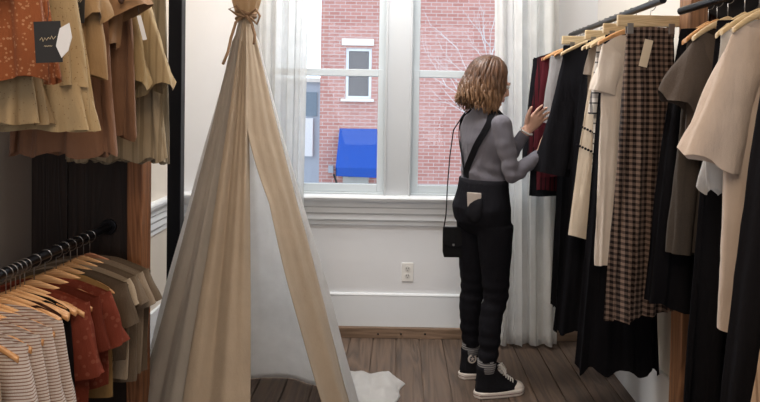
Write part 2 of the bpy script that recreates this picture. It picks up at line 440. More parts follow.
def sleeve_loops(side, sw, slope, l, ang, r0, r1, seed, amp=.004, thick=.45, nu=26, nv=14, bend=0, wave=0):
    rnd = random.Random(seed); p1, p2 = rnd.uniform(0, 6), rnd.uniform(0, 6)
    a = math.radians(ang); tip = Vector((sw*.97, 0, -slope*.93+.004))
    d = Vector((math.sin(a), 0, -math.cos(a))); pp = Vector((math.cos(a), 0, math.sin(a)))
    c = tip-pp*r0*.98; loops = []
    for i in range(nv+1):
        s = i/nv; r = r0+(r1-r0)*s
        cc = c + d*(l*s) + Vector((-bend*s*s, -.01*s, 0)); lp = []
        for j in range(nu):
            t = 2*PI*j/nu; f = 1+amp/r*(.3+s)*(math.sin(5*t+p1+3*s)+.7*math.sin(3*t+p2-4*s))
            q = cc + pp*(r*math.cos(t)*f) + Vector((0, 1, 0))*(r*thick*math.sin(t)*f*(.4+.6*sm(s*3)))
            q += d*(wave*s**4*math.sin(4*t+p1))
            nz = noise.noise(Vector((q.x*16+seed, q.y*30, q.z*10)))
            q += pp*nz*.006*s; q.y += nz*.005*s
            lp.append((side*q.x, q.y, q.z))
        loops.append(lp)
    return loops
def garment(name, label, cat, mat, rail, yaw, group=None, sw=.2, bw=.23, Ln=.62, t=.045, neck=.075, dip=.05, slope=.07,
            folds=(5, .008), seed=1, sl=None, hem=0, mid=None, hemwave=.004, roll=0, drop=.078, tiers=None, flat=False):
    b = MB(); kids = []
    b.loft(body_loops(sw, bw, Ln, t, neck, dip, slope, folds, seed, hem, mid, hemwave=hemwave, flat=flat), cap=False)
    if sl:
        for sd in (-1, 1):
            s2 = dict(sl, ang=min(sl['ang'], 2), r0=sl['r0']*.9, r1=sl['r1']*.9) if (sd == 1 and group == 'clothes on the far right rail') else sl
            kids.append(('sleeve', MB().loft(sleeve_loops(sd, sw, slope, seed=seed*3+sd, **s2), cap=False)))
    if tiers:      # gathered tiers: extra flounces that overlap the body
        for k, (z0, z1, w0, w1) in enumerate(tiers):
            rnd = random.Random(seed+k); p = rnd.uniform(0, 6); lo = []
            for i in range(7):
                s = i/6; lp = []
                for j in range(90):
                    a = 2*PI*j/90; w = w0+(w1-w0)*s; g = (.003+.012*s)*math.sin(13*a+p+s)+.006*s*math.sin(7*a-p)
                    lp.append(((w+g)*math.cos(a), (t*1.1+.012+g*1.3+.01*s)*math.sin(a), z0+(z1-z0)*s+.003*math.sin(9*a)*s))
                lo.append(lp)
            kids.append(('ruffle_tier', MB().loft(lo, cap=False)))
    o = b.build(name, mat, smooth=True, fix=False)
    for kn, kb in kids: kb.build(kn, mat, o, smooth=True, fix=False)
    if 'skirt' in name:
        top_ = body_loops(sw, bw, Ln, t, neck, dip, slope, folds, seed, hem, mid, hemwave=hemwave, flat=flat)
        wb = [[(p[0]*1.015, p[1]*1.03+(.0015 if p[1] > 0 else -.0015), p[2]+.001) for p in lp_] for lp_ in top_[:2]]
        MB().loft(wb, cap=False).build('waistband', mat, o, smooth=True, fix=False)
    o.location = Vector(rail)+Vector((0, 0, -drop)); o.rotation_euler = (0, roll, yaw)
    return tag(o, label, cat, group)
def swing_tag(par, p, w, h, mat, rz=0, ry=0, th=.0012, mark=None):
    o = MB().box((-w/2, -th/2, -h), (w/2, th/2, 0)).build('swing_tag', mat, par)
    o.location = p; o.rotation_euler = (0, ry, rz)
    s = MB().tube([(0, 0, -.004), (.003, .004, .02), (0, .01, .045)], .0007, 5).build('string', M_black, o)
    if mark:
        mb = MB()
        # a line of brush-script strokes
        pts = [(-.3, 0), (-.22, .14), (-.18, -.12), (-.1, .08), (-.05, -.08), (.03, .07), (.08, -.06), (.15, .12), (.2, -.1), (.3, .05)]
        mb.tube([(x*w, -th/2-.0004, -h*.42+z*h*.4+x*h*.1) for x, z in pts], .0009, 5)
        mb.tube([(x*w*.5, -th/2-.0004, -h*.6+z*h*.12) for x, z in pts], .0006, 5)
        mb.build('lettering', mark, o)
    return o

FB = lambda *a, **k: fabric(*a, **k)
black1 = fabric('black_cotton', (.012, .012, .015)); black2 = fabric('black_crepe', (.008, .008, .010)); charcoal = fabric('charcoal_jersey', (.035, .035, .040), 'heather', (.02, .02, .022))
M_tagblack = plain('black_card', (.012, .012, .013), .5); M_tagcream = plain('cream_card', (.70, .60, .46), .7); M_tagwhite = plain('white_card', (.72, .74, .78), .7)
M_inkgold = plain('gold_ink', (.62, .52, .36), .5)

# ---- rails
def rail(label, X, Z, y0, y1, post_ends, group='clothes rails'):
    o = empty('clothes_rail', (X, (y0+y1)/2, Z), label, 'clothes rail', group)
    h = (y1-y0)/2
    b = MB(); b.tube([(0, -h, 0), (0, h, 0)], RAD, 18); b.build('tube', M_black, o, smooth=False, bevel=.001)
    for e in post_ends:
        c = MB(); c.tube([(0, e*h-e*.012, 0), (0, e*h, 0)], .03, 20); c.build('flange', M_black, o, bevel=.002)
    return o
XRL = -1.05
ZL = zy(104, 229, 2.40); 
XRL = at(104, 229, 2.40).x
rail('black metal rail low on the left, under the honey wood hangers', XRL, ZL, .95, YP+.045, (1,))
ZU = 2.02; XRU = -1.0
rail('black metal rail high on the left, carrying the small dresses and blouses', XRU, ZU, .95, YP+.045, (1,))
XR1 = .975; ZR1 = zy(577, 32, 3.53)
rail('black metal rail between the window wall and the brown timber post', XR1, ZR1, YP+.0, 3.70, ())
XR2 = 1.04; ZR2 = 1.80
rail('black metal rail nearest the camera, in front of the brown timber post', XR2, ZR2, .5, YP-.003, ())
# ------------------------------------------------------------------ right: far rail (window wall to post)
GR = 'clothes on the far right rail'; GH = 'hangers on the far right rail'
def RR(Y): return (XR1, Y, ZR1)
def R2(Y): return (XR2, Y, ZR2)
def wh(kind, rl, yaw, desc, g, half=.2): return hanger(kind, rl, yaw, '%s hanger with %s' % ({'honey': 'honey wood', 'pale': 'pale wood', 'dark': 'reddish wood', 'clip': 'flat pale wood clip'}[kind], desc), g, half)
burg = fabric('burgundy_knit', (.075, .013, .018), 'vstripe', (.02,.01,.012), 2.0)
greyk = fabric('light_grey_knit', (.36, .35, .35), 'heather', (.26,.25,.26))
cream = fabric('cream_crepe', (.74, .62, .49), thin=.12); creamw = fabric('soft_white_cotton', (.78, .70, .62), thin=.12)
taupe = fabric('taupe_jersey', (.22, .175, .14), 'heather', (.16,.13,.105))
ging = fabric('brown_checked_cotton', (.22, .155, .125), 'gingham', (.009, .005, .005), .66)
plaid = fabric('black_line_plaid', (.66, .62, .58), 'plaid', (.03, .03, .035), .9)
greyt = fabric('grey_brown_jersey', (.115, .092, .078), 'heather', (.07,.055,.046))
greyt2 = fabric('dark_grey_knit', (.085, .072, .062), 'heather', (.05,.042,.036))
LS = dict(l=.5, ang=8, r0=.055, r1=.045, amp=.004, thick=.4, bend=.02)
HN = {'honey': 'honey wood', 'pale': 'pale wood', 'dark': 'reddish wood', 'clip': 'flat pale wood clip'}
wh('honey', RR(3.62), .05, 'black cardigan by the white curtain', GH)
garment('cardigan', 'black long-sleeved cardigan hanging last on the rail next to the white curtain', 'cardigan', black1, RR(3.62), .06, GR, sw=.235, bw=.235, Ln=.84, seed=4, t=.03, sl=dict(LS, l=.6))
wh('honey', RR(3.56), .03, 'dark burgundy striped top', GH)
garment('blouse', 'dark burgundy striped top hanging just in front of the black cardigan', 'blouse', burg, RR(3.56), .04, GR, sw=.22, bw=.215, Ln=.80, seed=5, t=.028, sl=dict(LS, l=.58))
wh('honey', RR(3.50), .02, 'burgundy ribbed top behind the light grey knit', GH)
garment('blouse', 'burgundy ribbed top hanging directly behind the light grey knit', 'blouse', fabric('burgundy_rib', (.09,.014,.02), 'rib', (.03,.01,.012)), RR(3.50), .02, GR, sw=.205, bw=.20, Ln=.72, seed=6, t=.028, sl=dict(LS, l=.50))
wh('honey', RR(3.43), .03, "light grey knit at the woman's left hand", GH, .16)
garment('knit_top', "light grey knit top that the woman's left hand touches", 'knit top', greyk, RR(3.43), .02, GR, sw=.18, bw=.18, Ln=.56, seed=7, t=.03, sl=dict(l=.36, ang=7, r0=.055, r1=.05))
def skirt(name, label, cat, mat, rl, yaw, g, sw, bw, Ln, seed, t=.06, folds=(9, .012), hem=0, drop=.09, **k):
    return garment(name, label, cat, mat, rl, yaw, g, sw=sw, bw=bw, Ln=Ln, t=t, neck=0, dip=0, slope=.002, folds=folds, seed=seed, drop=drop, hem=hem, **k)
wh('clip', RR(3.34), .0, 'long black skirt nearest the white curtain', GH, .14)
skirt('long_skirt', 'plain long black skirt with its hem nearest the white curtain', 'skirt', black2, RR(3.34), .0, GR, .13, .155, 1.37, 11, hemwave=.012, t=.04)
wh('pale', RR(3.15), .1, "black blouse the woman reaches into", GH)
o = garment('blouse', "black wide-sleeved blouse that the woman's right hand reaches into", 'blouse', black1, RR(3.15), .1, GR, sw=.185, bw=.20, Ln=.64, seed=12, t=.045, folds=(6,.010), sl=dict(l=.60, ang=11, r0=.065, r1=.085, amp=.008, thick=.35))
for i in range(8):
    MB().ell((-.06+.001*i, -.040-.004*(i>2), -.1-.062*i), (.004, .003, .004), 8, 6).build('button', plain('smoke_button', (.12,.12,.13), .3), o)
wh('clip', RR(3.06), .0, 'long black skirt behind the embroidered tunic', GH, .10)
skirt('long_skirt', 'long black skirt with a row of tiny side stitches behind the embroidered tunic', 'skirt', black2, RR(3.06), .02, GR, .085, .215, 1.40, 18, hemwave=.012, t=.05)
wh('pale', RR(2.99), .06, 'grey-brown tee behind the tunic', GH, .14)
garment('tee_shirt', 'grey-brown tee squeezed between the black blouse and the embroidered cream tunic', 'tee shirt', taupe, RR(2.99), .05, GR, sw=.105, bw=.10, Ln=.5, seed=13, t=.03, neck=.05, sl=dict(l=.12, ang=12, r0=.05, r1=.05))
wh('pale', RR(2.92), .08, 'cream tunic with embroidered bands', GH, .14)
tun = garment('tunic', 'long cream tunic with two dark embroidered bands and a slanting hem', 'tunic', fabric('cream_linen', (.66,.56,.44), thin=.1), RR(2.92), .1, GR, sw=.085, bw=.205, Ln=.97, seed=14, hem=.06, neck=.05, t=.035, folds=(4,.008), sl=dict(l=.26, ang=9, r0=.045, r1=.05))
for k, z0 in enumerate((-.42, -.50)):
    e = MB()
    for i in range(16):
        x = -.165-.02*k+i*.0125; z = z0-.0055*i
        e.ell((x, -.040-.018*sm((x+.2)*6), z), (.0065, .006, .006), 8, 5)
    e.build('embroidered_band', black1, tun, smooth=True)
wh('pale', RR(2.85), .05, 'white shirt with black plaid lines', GH, .14)
garment('plaid_shirt', 'white shirt with thin black plaid lines, seen between the two cream tops', 'shirt', plaid, RR(2.85), .06, GR, sw=.11, bw=.125, Ln=.97, seed=15, t=.03, neck=.05, sl=dict(l=.30, ang=7, r0=.045, r1=.04))
wh('clip', RR(2.79), .0, 'long black skirt with the wavy hem', GH, .10)
skirt('long_skirt', 'long black skirt with a wavy hem showing lowest below the brown checked skirt', 'skirt', black2, RR(2.79), -.03, GR, .085, .175, 1.47, 17, hemwave=.02, t=.05)
wh('honey', RR(2.72), .08, 'creamy white short-sleeved dress', GH, .15)
wd = garment('dress', 'creamy white short-sleeved dress next to the brown checked skirt', 'dress', creamw, RR(2.72), .09, GR, sw=.125, bw=.13, Ln=1.0, seed=16, t=.035, neck=.05, folds=(5,.008), sl=dict(l=.20, ang=14, r0=.06, r1=.065, amp=.008))
wh('clip', RR(2.52), .0, 'brown checked skirt', GH, .13)
gk = skirt('long_skirt', 'long brown and cream checked skirt with a cream swing tag', 'skirt', ging, RR(2.52), .0, GR, .09, .135, 1.13, 19, t=.05, folds=(9,.019), hem=-.03, drop=.09)
swing_tag(gk, (-.03, -.072, -.055), .032, .105, M_tagcream, ry=math.radians(12), mark=None)
# ------------------------------------------------------------------ right: near rail
GR = 'clothes on the near right rail'; GH = 'hangers on the near right rail'
wh('honey', R2(2.12), .03, 'dark grey-brown jumper', GH, .11)
j = garment('jumper', 'dark grey-brown jumper with long sleeves and a ribbed hem, below the grey tee', 'jumper', greyt2, R2(2.12), .05, GR, sw=.10, bw=.12, Ln=.75, seed=31, t=.04, sl=dict(l=.70, ang=5, r0=.055, r1=.040, amp=.006, thick=.5))
rb = MB(); rb.loft([[(p[0]*1.01, p[1]*1.02, z) for p in body_loops(.10,.122,.75,.043,0,0,.07,(5,.008),31)[-1]] for z in (-.715, -.755)], cap=False)
rb.build('ribbed_hem', fabric('dark_rib', (.07,.058,.05), 'rib', (.035,.03,.026)), j, smooth=True)
wh('honey', R2(2.18), .0, 'black top under the jumper', GH, .09)
skirt('skirt', 'black knee-length skirt with a slanting hem that ends above the foot of the timber post', 'skirt', black2, R2(2.18), .0, GR, .09, .19, .98, 36, t=.035, hem=.05)
wh('pale', R2(2.05), .08, 'grey-brown tee in front of the post', GH, .12)
garment('tee_shirt', 'grey-brown tee with a flared short sleeve hanging in front of the timber post', 'tee shirt', greyt, R2(2.05), .1, GR, sw=.115, bw=.13, Ln=.42, seed=32, t=.05, neck=.075, dip=.05, sl=dict(l=.21, ang=29, r0=.07, r1=.085, amp=.008, thick=.5, wave=.01))
wh('pale', R2(1.95), .0, 'long black skirt behind the pink-beige blouse', GH, .09)
skirt('long_skirt', 'long black skirt hanging just behind the pink-beige blouse', 'skirt', black2, R2(1.95), .0, GR, .08, .155, 1.50, 37, t=.035)
wh('pale', R2(1.87), .06, 'sheer white blouse layer', GH, .12)
garment('blouse', 'sheer white blouse layer peeping out below the pink-beige blouse sleeve', 'blouse', fabric('sheer_white_voile', (.72,.70,.68), thin=.2, transp=.25), R2(1.87), .08, GR, sw=.115, bw=.10, Ln=.42, seed=33, t=.03, sl=dict(l=.46, ang=5, r0=.055, r1=.065, amp=.012, thick=.35, wave=.012))
wh('pale', R2(1.80), .04, 'pink-beige blouse with a wide sleeve', GH, .12)
garment('blouse', 'pink-beige blouse with a wide sleeve and a long narrow side panel', 'blouse', fabric('pink_beige_crepe', (.66,.55,.47), thin=.1), R2(1.80), .06, GR, sw=.115, bw=.135, Ln=.90, seed=34, t=.04, neck=.085, sl=dict(l=.37, ang=21, r0=.07, r1=.095, amp=.008, thick=.4, wave=.008))
wh('pale', R2(1.64), .0, 'long black dress at the right edge', GH, .1)
garment('long_dress', 'long black dress covering the right edge, in front of the pink-beige blouse', 'dress', black1, R2(1.64), .0, GR, sw=.09, bw=.225, Ln=1.45, seed=35, t=.05, folds=(7,.012), neck=.05)
wh('pale', R2(1.45), .0, 'tan dress in the bottom right corner', GH, .05)
garment('long_dress', 'tan finely striped dress showing only in the bottom right corner', 'dress', fabric('tan_pinstripe', (.42,.29,.19), 'vstripe', (.25,.16,.10)), R2(1.45), .0, GR, sw=.075, bw=.275, Ln=1.35, seed=39, t=.05, neck=.02)
# black hat hung on the dark board
q = at(740, -6, YP-.12)
o = MB(); lp = []
for r, z in ((.001, .055), (.05, .05), (.068, .03), (.074, 0), (.105, -.004), (.128, -.001), (.128, -.006), (.104, -.010), (.07, -.008), (.06, -.005)):
    lp.append([(r*math.cos(2*PI*k/32), r*math.sin(2*PI*k/32), z+.003*math.sin(4*PI*k/32)*(r>.1)) for k in range(32)])
o.loft(lp); hat = o.build('brimmed_hat', plain('black_felt', (.012,.011,.012), .9), smooth=True)
hat.location = (q.x+.03, YP+.02, q.z+.05); hat.rotation_euler = (math.radians(80), 0, 0)
tag(hat, 'black felt hat hung on the dark boards behind the pale hangers, top right', 'hat')

# ------------------------------------------------------------------ left: lower rail
GL = 'tops on the low left rail'; GHL = 'hangers on the low left rail'
def LLr(Y): return (XRL, Y, ZL)
tau = [fabric('taupe_knit_%s' % n, c, 'heather', d) for n, c, d in (('olive', (.17,.125,.085), (.12,.088,.06)), ('sand', (.30,.235,.17), (.22,.17,.12)), ('oat', (.40,.32,.23), (.28,.22,.155)), ('dark', (.115,.082,.055), (.08,.057,.038)))]
rust = fabric('rust_cotton', (.17, .036, .020), 'dots', (.25, .08, .05), 1.2); rustd = fabric('deep_rust_cotton', (.11, .024, .014))
pin = fabric('white_pinstripe_knit', (.60, .54, .50), 'hstripe', (.26, .15, .11), .75)
ss = dict(l=.12, ang=24, r0=.058, r1=.062, amp=.003, thick=.5)
items = [
 (2.290, 'dark', tau[0], .205, .20, .38, 'olive-brown tee hanging last on the low rail beside the timber post', 'tee_shirt', dict(ss, ang=20), .03),
 (2.245, 'honey', tau[1], .20, .195, .37, 'sand-coloured tee second from the timber post', 'tee_shirt', dict(ss, ang=22), .03),
 (2.20, 'honey', tau[0], .195, .19, .38, 'brown-grey tee between the sand and the oatmeal ones', 'tee_shirt', dict(ss, l=.10), .04),
 (2.155, 'honey', tau[2], .19, .18, .35, 'oatmeal top with pale shoulder between brown tees', 'tee_shirt', dict(ss, l=.09), .05),
 (2.11, 'honey', tau[3], .20, .19, .27, 'dark olive cropped tee next to the rust blouses', 'tee_shirt', dict(ss, l=.14, ang=16), .05),
 (2.065, 'honey', fabric('mustard_cloth', (.30,.185,.07)), .16, .17, .42, 'mustard yellow dress mostly hidden below the dark olive tee', 'dress', None, .04),
 (2.00, 'honey', rust, .19, .175, .36, 'rust red dotted blouse farthest back of the rust ones', 'blouse', dict(l=.17, ang=17, r0=.065, r1=.07, amp=.008, thick=.5), .10),
 (1.94, 'honey', rustd, .18, .16, .32, 'deep rust plain blouse between two dotted ones', 'blouse', dict(l=.16, ang=13, r0=.06, r1=.065, amp=.008, thick=.5), .12),
 (1.89, 'honey', rust, .175, .165, .50, 'rust red dotted romper with long folds nearest the striped tops', 'romper', dict(l=.22, ang=9, r0=.06, r1=.07, amp=.009, thick=.5), .12),
 (1.845, 'honey', fabric('black_jersey_kids', (.012,.010,.011)), .14, .165, .50, 'small black dress with a white tag beside the rust romper', 'dress', None, .08),
 (1.80, 'honey', fabric('dark_brown_ditsy', (.05,.022,.017), 'blotch', (.10,.05,.035), .8), .14, .15, .52, 'dark brown printed dress behind the striped tops', 'dress', None, .08),
 (1.735, 'honey', pin, .18, .165, .40, 'white pin-striped top farthest back of the striped ones', 'tee_shirt', dict(l=.30, ang=12, r0=.052, r1=.042, amp=.004, thick=.5), .06),
 (1.68, 'honey', pin, .18, .165, .40, 'white pin-striped top, second of the striped ones from the rust romper', 'tee_shirt', dict(l=.30, ang=13, r0=.052, r1=.042, amp=.004, thick=.5), .06),
 (1.625, 'honey', pin, .18, .165, .40, 'white pin-striped top, third of the striped ones from the rust romper', 'tee_shirt', dict(l=.30, ang=11, r0=.052, r1=.042, amp=.004, thick=.5), .07),
 (1.57, 'honey', pin, .18, .165, .40, 'white pin-striped top next to the tan ribbed one', 'tee_shirt', dict(l=.30, ang=13, r0=.052, r1=.042, amp=.004, thick=.5), .06),
 (1.49, 'honey', fabric('tan_ribbed_knit', (.42,.32,.22), 'hstripe', (.25,.18,.12), .8), .16, .15, .40, 'tan ribbed top in front of the striped ones', 'tee_shirt', dict(l=.26, ang=6, r0=.05, r1=.045, amp=.004, thick=.5), .05),
 (1.42, 'honey', fabric('rust_ditsy', (.12,.030,.016), 'blotch', (.05,.02,.015), 1.2), .15, .15, .42, 'dark rust floral top in the bottom left corner', 'blouse', dict(l=.12, ang=8, r0=.05, r1=.05, amp=.004, thick=.5), .04),
]
for i, (Y, hk, mat, sw, bw, Ln, desc, nm, sl, yaw) in enumerate(items):
    wh(hk, LLr(Y), yaw, desc, GHL, .175 if sw > .17 else .155)
    g = garment(nm, desc, {'tee_shirt': 'tee shirt'}.get(nm, nm), mat, LLr(Y), yaw, GL, sw=sw+.012, bw=bw+.01, Ln=Ln+(.05 if i < 5 else 0), t=.022 if i not in (6, 8) else .03, neck=.09, dip=.03, slope=.066, drop=.060, seed=50+i, sl=sl, folds=(4, .005 if i not in (6,7,8) else .009))
    if i == 9: swing_tag(g, (.12, -.035, -.33), .04, .10, M_tagwhite, ry=.1)
for i, Y in enumerate((1.868, 1.822, 1.77, 1.71, 1.652)):
    hanger('honey', LLr(Y), .07+.015*(i % 3), 'one of the bare honey wood hangers fanned along the low rail between the tops', 'spare honey wood hangers on the low left rail', .165)
# ------------------------------------------------------------------ left: upper rail
GU = 'small clothes on the high left rail'; GHU = 'hangers on the high left rail'
def UUr(Y): return (XRU, Y, ZU)
speck = ((.56,.42,.24), 'specks', (.16,.08,.04))
U = [
 # Y, material, sw, bw, L, label, name, sleeve, tiers, dx, t, folds
 (2.315, fabric('olive_grey_gauze', (.25,.205,.14), 'vstripe', (.17,.14,.095), 2.5), .14, .165, .73, 'long olive-grey crinkled dress farthest back on the high rail', 'dress', None, None, (11,.009), 0, .05),
 (2.26, fabric('beige_gauze', (.40,.32,.215), 'vstripe', (.28,.22,.14), 2.5), .11, .165, .72, 'long beige gauze dress whose pleated side is nearest the black pole', 'dress', None, None, (13,.012), 0, .05),
 (2.19, fabric('straw_gauze', (.43,.325,.185), 'vstripe', (.32,.235,.13), 2.0), .10, .14, .44, 'straw-coloured blouse with flared ruffled sleeve beside the black pole', 'blouse', dict(l=.43, ang=14, r0=.055, r1=.078, amp=.013, thick=.55, wave=.018), None, (9,.012), 0, .05),
 (2.12, fabric('ochre_gauze', (.38,.27,.135)), .09, .14, .40, 'ochre crinkled blouse with flared sleeve behind the toggle blouse', 'blouse', dict(l=.42, ang=8, r0=.05, r1=.07, amp=.013, thick=.55, wave=.018), None, (9,.012), 0, .05),
 (2.05, fabric('cocoa_linen', (.21,.112,.065)), .11, .150, .63, 'cocoa brown linen dress below the toggle blouse', 'dress', None, None, (7,.016), 0, .055),
 (1.985, fabric('warm_tan_linen', (.33,.195,.105)), .13, .13, .34, 'warm tan blouse with a wooden toggle on its wide sleeve', 'blouse', dict(l=.19, ang=27, r0=.08, r1=.095, amp=.006, thick=.6), None, (5,.010), 0, .055),
 (1.90, fabric('terracotta_linen', (.23,.12,.072)), .11, .145, .67, 'terracotta linen dress with folds beside the speckled cream dress', 'dress', None, None, (7,.017), 0, .055),
 (1.80, fabric('camel_crepe', (.35,.225,.115)), .12, .165, .44, 'camel blouse with a ruffle edge and a narrow black tag', 'blouse', dict(l=.24, ang=9, r0=.05, r1=.07, amp=.012, thick=.6, wave=.016), None, (7,.016), 0, .055),
 (1.66, fabric('speckled_cream', *[(.43,.32,.18), 'specks', (.17,.09,.04)]), .12, .20, .58, 'speckled cream tiered dress hanging lowest behind the rust blouse', 'dress', None, [(-.34,-.47,.155,.175), (-.46,-.585,.175,.205)], (7,.013), 0, .055),
 (1.57, fabric('speckled_beige', *[(.41,.30,.17), 'specks', (.18,.10,.05)]), .10, .115, .56, 'speckled beige tiered dress left of the rust blouse', 'dress', None, [(-.33,-.45,.10,.115), (-.44,-.565,.11,.13)], (7,.012), 0, .045),
 (1.50, fabric('rust_floral', (.26,.080,.030), 'dots', (.50,.27,.15), .55), .13, .185, .46, 'rust orange blouse with small pale flowers and a large black tag', 'blouse', dict(l=.20, ang=8, r0=.05, r1=.065, amp=.010, thick=.6, wave=.014), None, (7,.014), 0, .055),
 (1.42, fabric('ivory_cotton', (.50,.40,.28)), .09, .115, .26, 'ivory blouse in the top left corner', 'blouse', dict(l=.17, ang=6, r0=.045, r1=.055, amp=.008, thick=.6), None, (7,.010), 0, .05),
]
for i, (Y, mat, sw, bw, Ln, lab, nm, sl, ti, fo, dx, t) in enumerate(U):
    hanger('honey', UUr(Y), .05, 'honey wood hanger holding the '+' '.join(lab.split()[:10]), GHU, .15)
    g = garment(nm, lab, nm, mat, UUr(Y), .05+.02*(i % 3), GU, sw=sw, bw=bw, Ln=Ln, t=t*.7, neck=.055, dip=.03, slope=.05, folds=fo, seed=80+i, sl=sl, tiers=ti, hemwave=.010)
    if i == 5:
        s = MB(); lp = s.tube([(.165, -.075, -.20), (.20, -.085, -.19), (.235, -.075, -.183)], [.003,.004,.003], 8); s.build('tie_cord', plain('brown_cord', (.10,.05,.03)), g, smooth=True)
        s = MB().ell((.155, -.08, -.205), (.010, .006, .014), 14, 8).build('toggle', plain('dark_wood_button', (.07,.035,.025), .35), g, smooth=True)
        swing_tag(g, (.20, -.06, -.25), .012, .075, M_tagwhite, ry=-.25)
    if i == 7: swing_tag(g, (.125, -.085, -.20), .038, .10, M_tagblack, ry=.02, mark=M_inkgold)
    if i == 8: swing_tag(g, (.10, -.10, -.14), .05, .12, M_tagblack, ry=.05, mark=M_inkgold)
    if i == 10:
        swing_tag(g, (.205, -.085, -.33), .058, .092, M_tagblack, ry=-.06, mark=M_inkgold)
        w_ = MB(); w_.prism([(-.0,0),(.02,.012),(.026,-.02),(.018,-.05),(.004,-.066),(-.008,-.04),(-.004,-.018)], -.002, 0, 1)
        o = w_.build('paper_ticket', M_tagwhite, g); o.location = (.235, -.0885, -.345)
# ------------------------------------------------------------------ canvas play tent
TY = 2.75
ap = at(246, 14, TY); TX, TZ = ap.x, ap.z
tent = empty('play_tent', (TX, TY, 0), 'beige and white canvas tent gathered by a cloth tie, left of the window', 'tent')
R0 = .50
def trad(z, phi, k=1.0): 
    h = max(0, 1-z/TZ)
    return .022+R0*(h**1.08)*k*(1-.13*sm(-math.sin(phi)*1.2))
def tent_panel(name, mat, left, right, z0=.0, z1=None, nf=7, A=.010, seed=0, koff=0.0, hemz=None, nu=60, nv=60, thick=.0022):
    """left/right: functions of height share h (0 top .. 1 floor) giving the angle in degrees (0 = towards the camera)"""
    z1 = z1 or TZ; rnd = random.Random(seed); p = [rnd.uniform(0, 6.28) for _ in range(5)]
    loops = []
    for i in range(nv+1):
        h = i/nv; lp = []
        for j in range(nu+1):
            u = j/nu
            zb = z0 if hemz is None else hemz(u)
            z = z1+(zb-z1)*h
            a0, a1 = left(h), right(h); ph = math.radians(a0+(a1-a0)*u)
            r = trad(z, ph)+koff*sm(h*2)
            g = A*(.55+.8*sm(h*1.5)-.25*h)*(math.sin(nf*u*PI*2+p[0]+1.5*h)+.6*math.sin(nf*1.7*u*PI*2+p[1]-2*h)*(1-h*.5)+.4*math.sin(nf*3.1*u*PI*2+p[2])*(1-h))
            r += g*(1 if h > .05 else .3) + .012*noise.noise(Vector((u*3+seed, h*5, 1.7)))*h
            lp.append((r*math.sin(ph), -r*math.cos(ph)*1.0, z))
        loops.append(lp)
    o = MB().loft(loops, cap=False, closed=False).build(name, mat, tent, smooth=True, fix=False)
    md = o.modifiers.new('solid', 'SOLIDIFY'); md.thickness = thick; md.offset = 0
    return o
def rfl(h):
    for (a, p), (c, q) in zip(((0,14),(.27,17),(.43,38),(.68,49)), ((.27,17),(.43,38),(.68,49),(1.01,62))):
        if h <= c: return p+(q-p)*(h-a)/(c-a)
    return 62
canvas = fabric('beige_canvas', (.50, .40, .295), thin=.22); canvas_l = fabric('pale_canvas', (.47, .42, .36), thin=.3); liner = fabric('white_tent_cotton', (.93, .93, .925), thin=.65)
tent_panel('pale_front_flap', canvas_l, lambda h: -72, lambda h: -13, nf=2.6, A=.011, seed=1)['label'] = 'pale greyish front flap'
tent_panel('front_flap', canvas, lambda h: -16, lambda h: 22-5*h, nf=1.6, A=.013, seed=2, koff=.008)['label'] = 'beige left front flap, folded'
tent_panel('front_flap', canvas, rfl, lambda h: 84, nf=1.2, A=.007, seed=3, koff=.006)['label'] = 'beige right front flap, narrowing downwards'
tent_panel('side_panel', liner, lambda h: 82, lambda h: 128, nf=2, A=.012, seed=4, koff=.004)['label'] = 'white right side panel'
tent_panel('side_panel', liner, lambda h: -128, lambda h: -70, nf=2, A=.010, seed=5, koff=.012)['label'] = 'white left side panel'
tent_panel('back_panel', liner, lambda h: 126, lambda h: 234, nf=3, A=.008, seed=6, hemz=lambda u: .006)['label'] = 'white back panel, hem just above the floor'
# gathered crown above the tie
lp = []
for i in range(22):
    s = i/21; z = TZ-.03+.42*s
    r = .028+.045*math.sin(min(1, s*2.4)*PI/2)*(1-.45*s) if s > 0 else .026
    lp.append([((r+.006*math.sin(9*a+s*2))*math.cos(a), (r+.006*math.sin(9*a+s*2))*math.sin(a), z) for a in [2*PI*k/48 for k in range(48)]])
MB().loft(lp).build('gathered_crown', fabric('tan_gathered_canvas', (.50,.345,.20)), tent, smooth=True)
tiem = plain('brown_cloth_tie', (.26,.16,.09), .9)
b = MB()
b.tube([(.040*math.cos(a), .040*math.sin(a), TZ+.002+.006*math.sin(2*a)) for a in [2*PI*k/24 for k in range(25)]], (.008), 8)
b.tube([(.037*math.cos(a)*1.08, .037*math.sin(a)*1.08, TZ-.016+.006*math.cos(a)) for a in [2*PI*k/24 for k in range(25)]], (.007), 8)
def P2(x, y, dy): q = at(x, y, TY-dy); return (q.x-TX, q.y-TY, q.z)
b.tube([P2(x,y,d) for x,y,d in ((243,16,.05),(236,22,.055),(231,38,.08),(228,52,.11),(223,64,.14))], .006, 8)
b.tube([P2(x,y,d) for x,y,d in ((247,16,.05),(252,24,.065),(255,35,.09),(254,44,.11))], .006, 8)
b.tube([P2(x,y,d) for x,y,d in ((248,15,.05),(256,9,.06),(260,16,.07),(257,24,.07),(250,17,.06))], .005, 8)
b.tube([P2(x,y,d) for x,y,d in ((244,15,.05),(236,6,.06),(229,9,.06),(236,14,.06),(244,17,.055))], .005, 8)
b.build('cloth_tie', tiem, tent, smooth=True)
b = MB(); b.tube([(0,0,TZ+.36), (0,0,ZC-.004)], .006, 8); b.build('hanging_cord', tiem, tent)
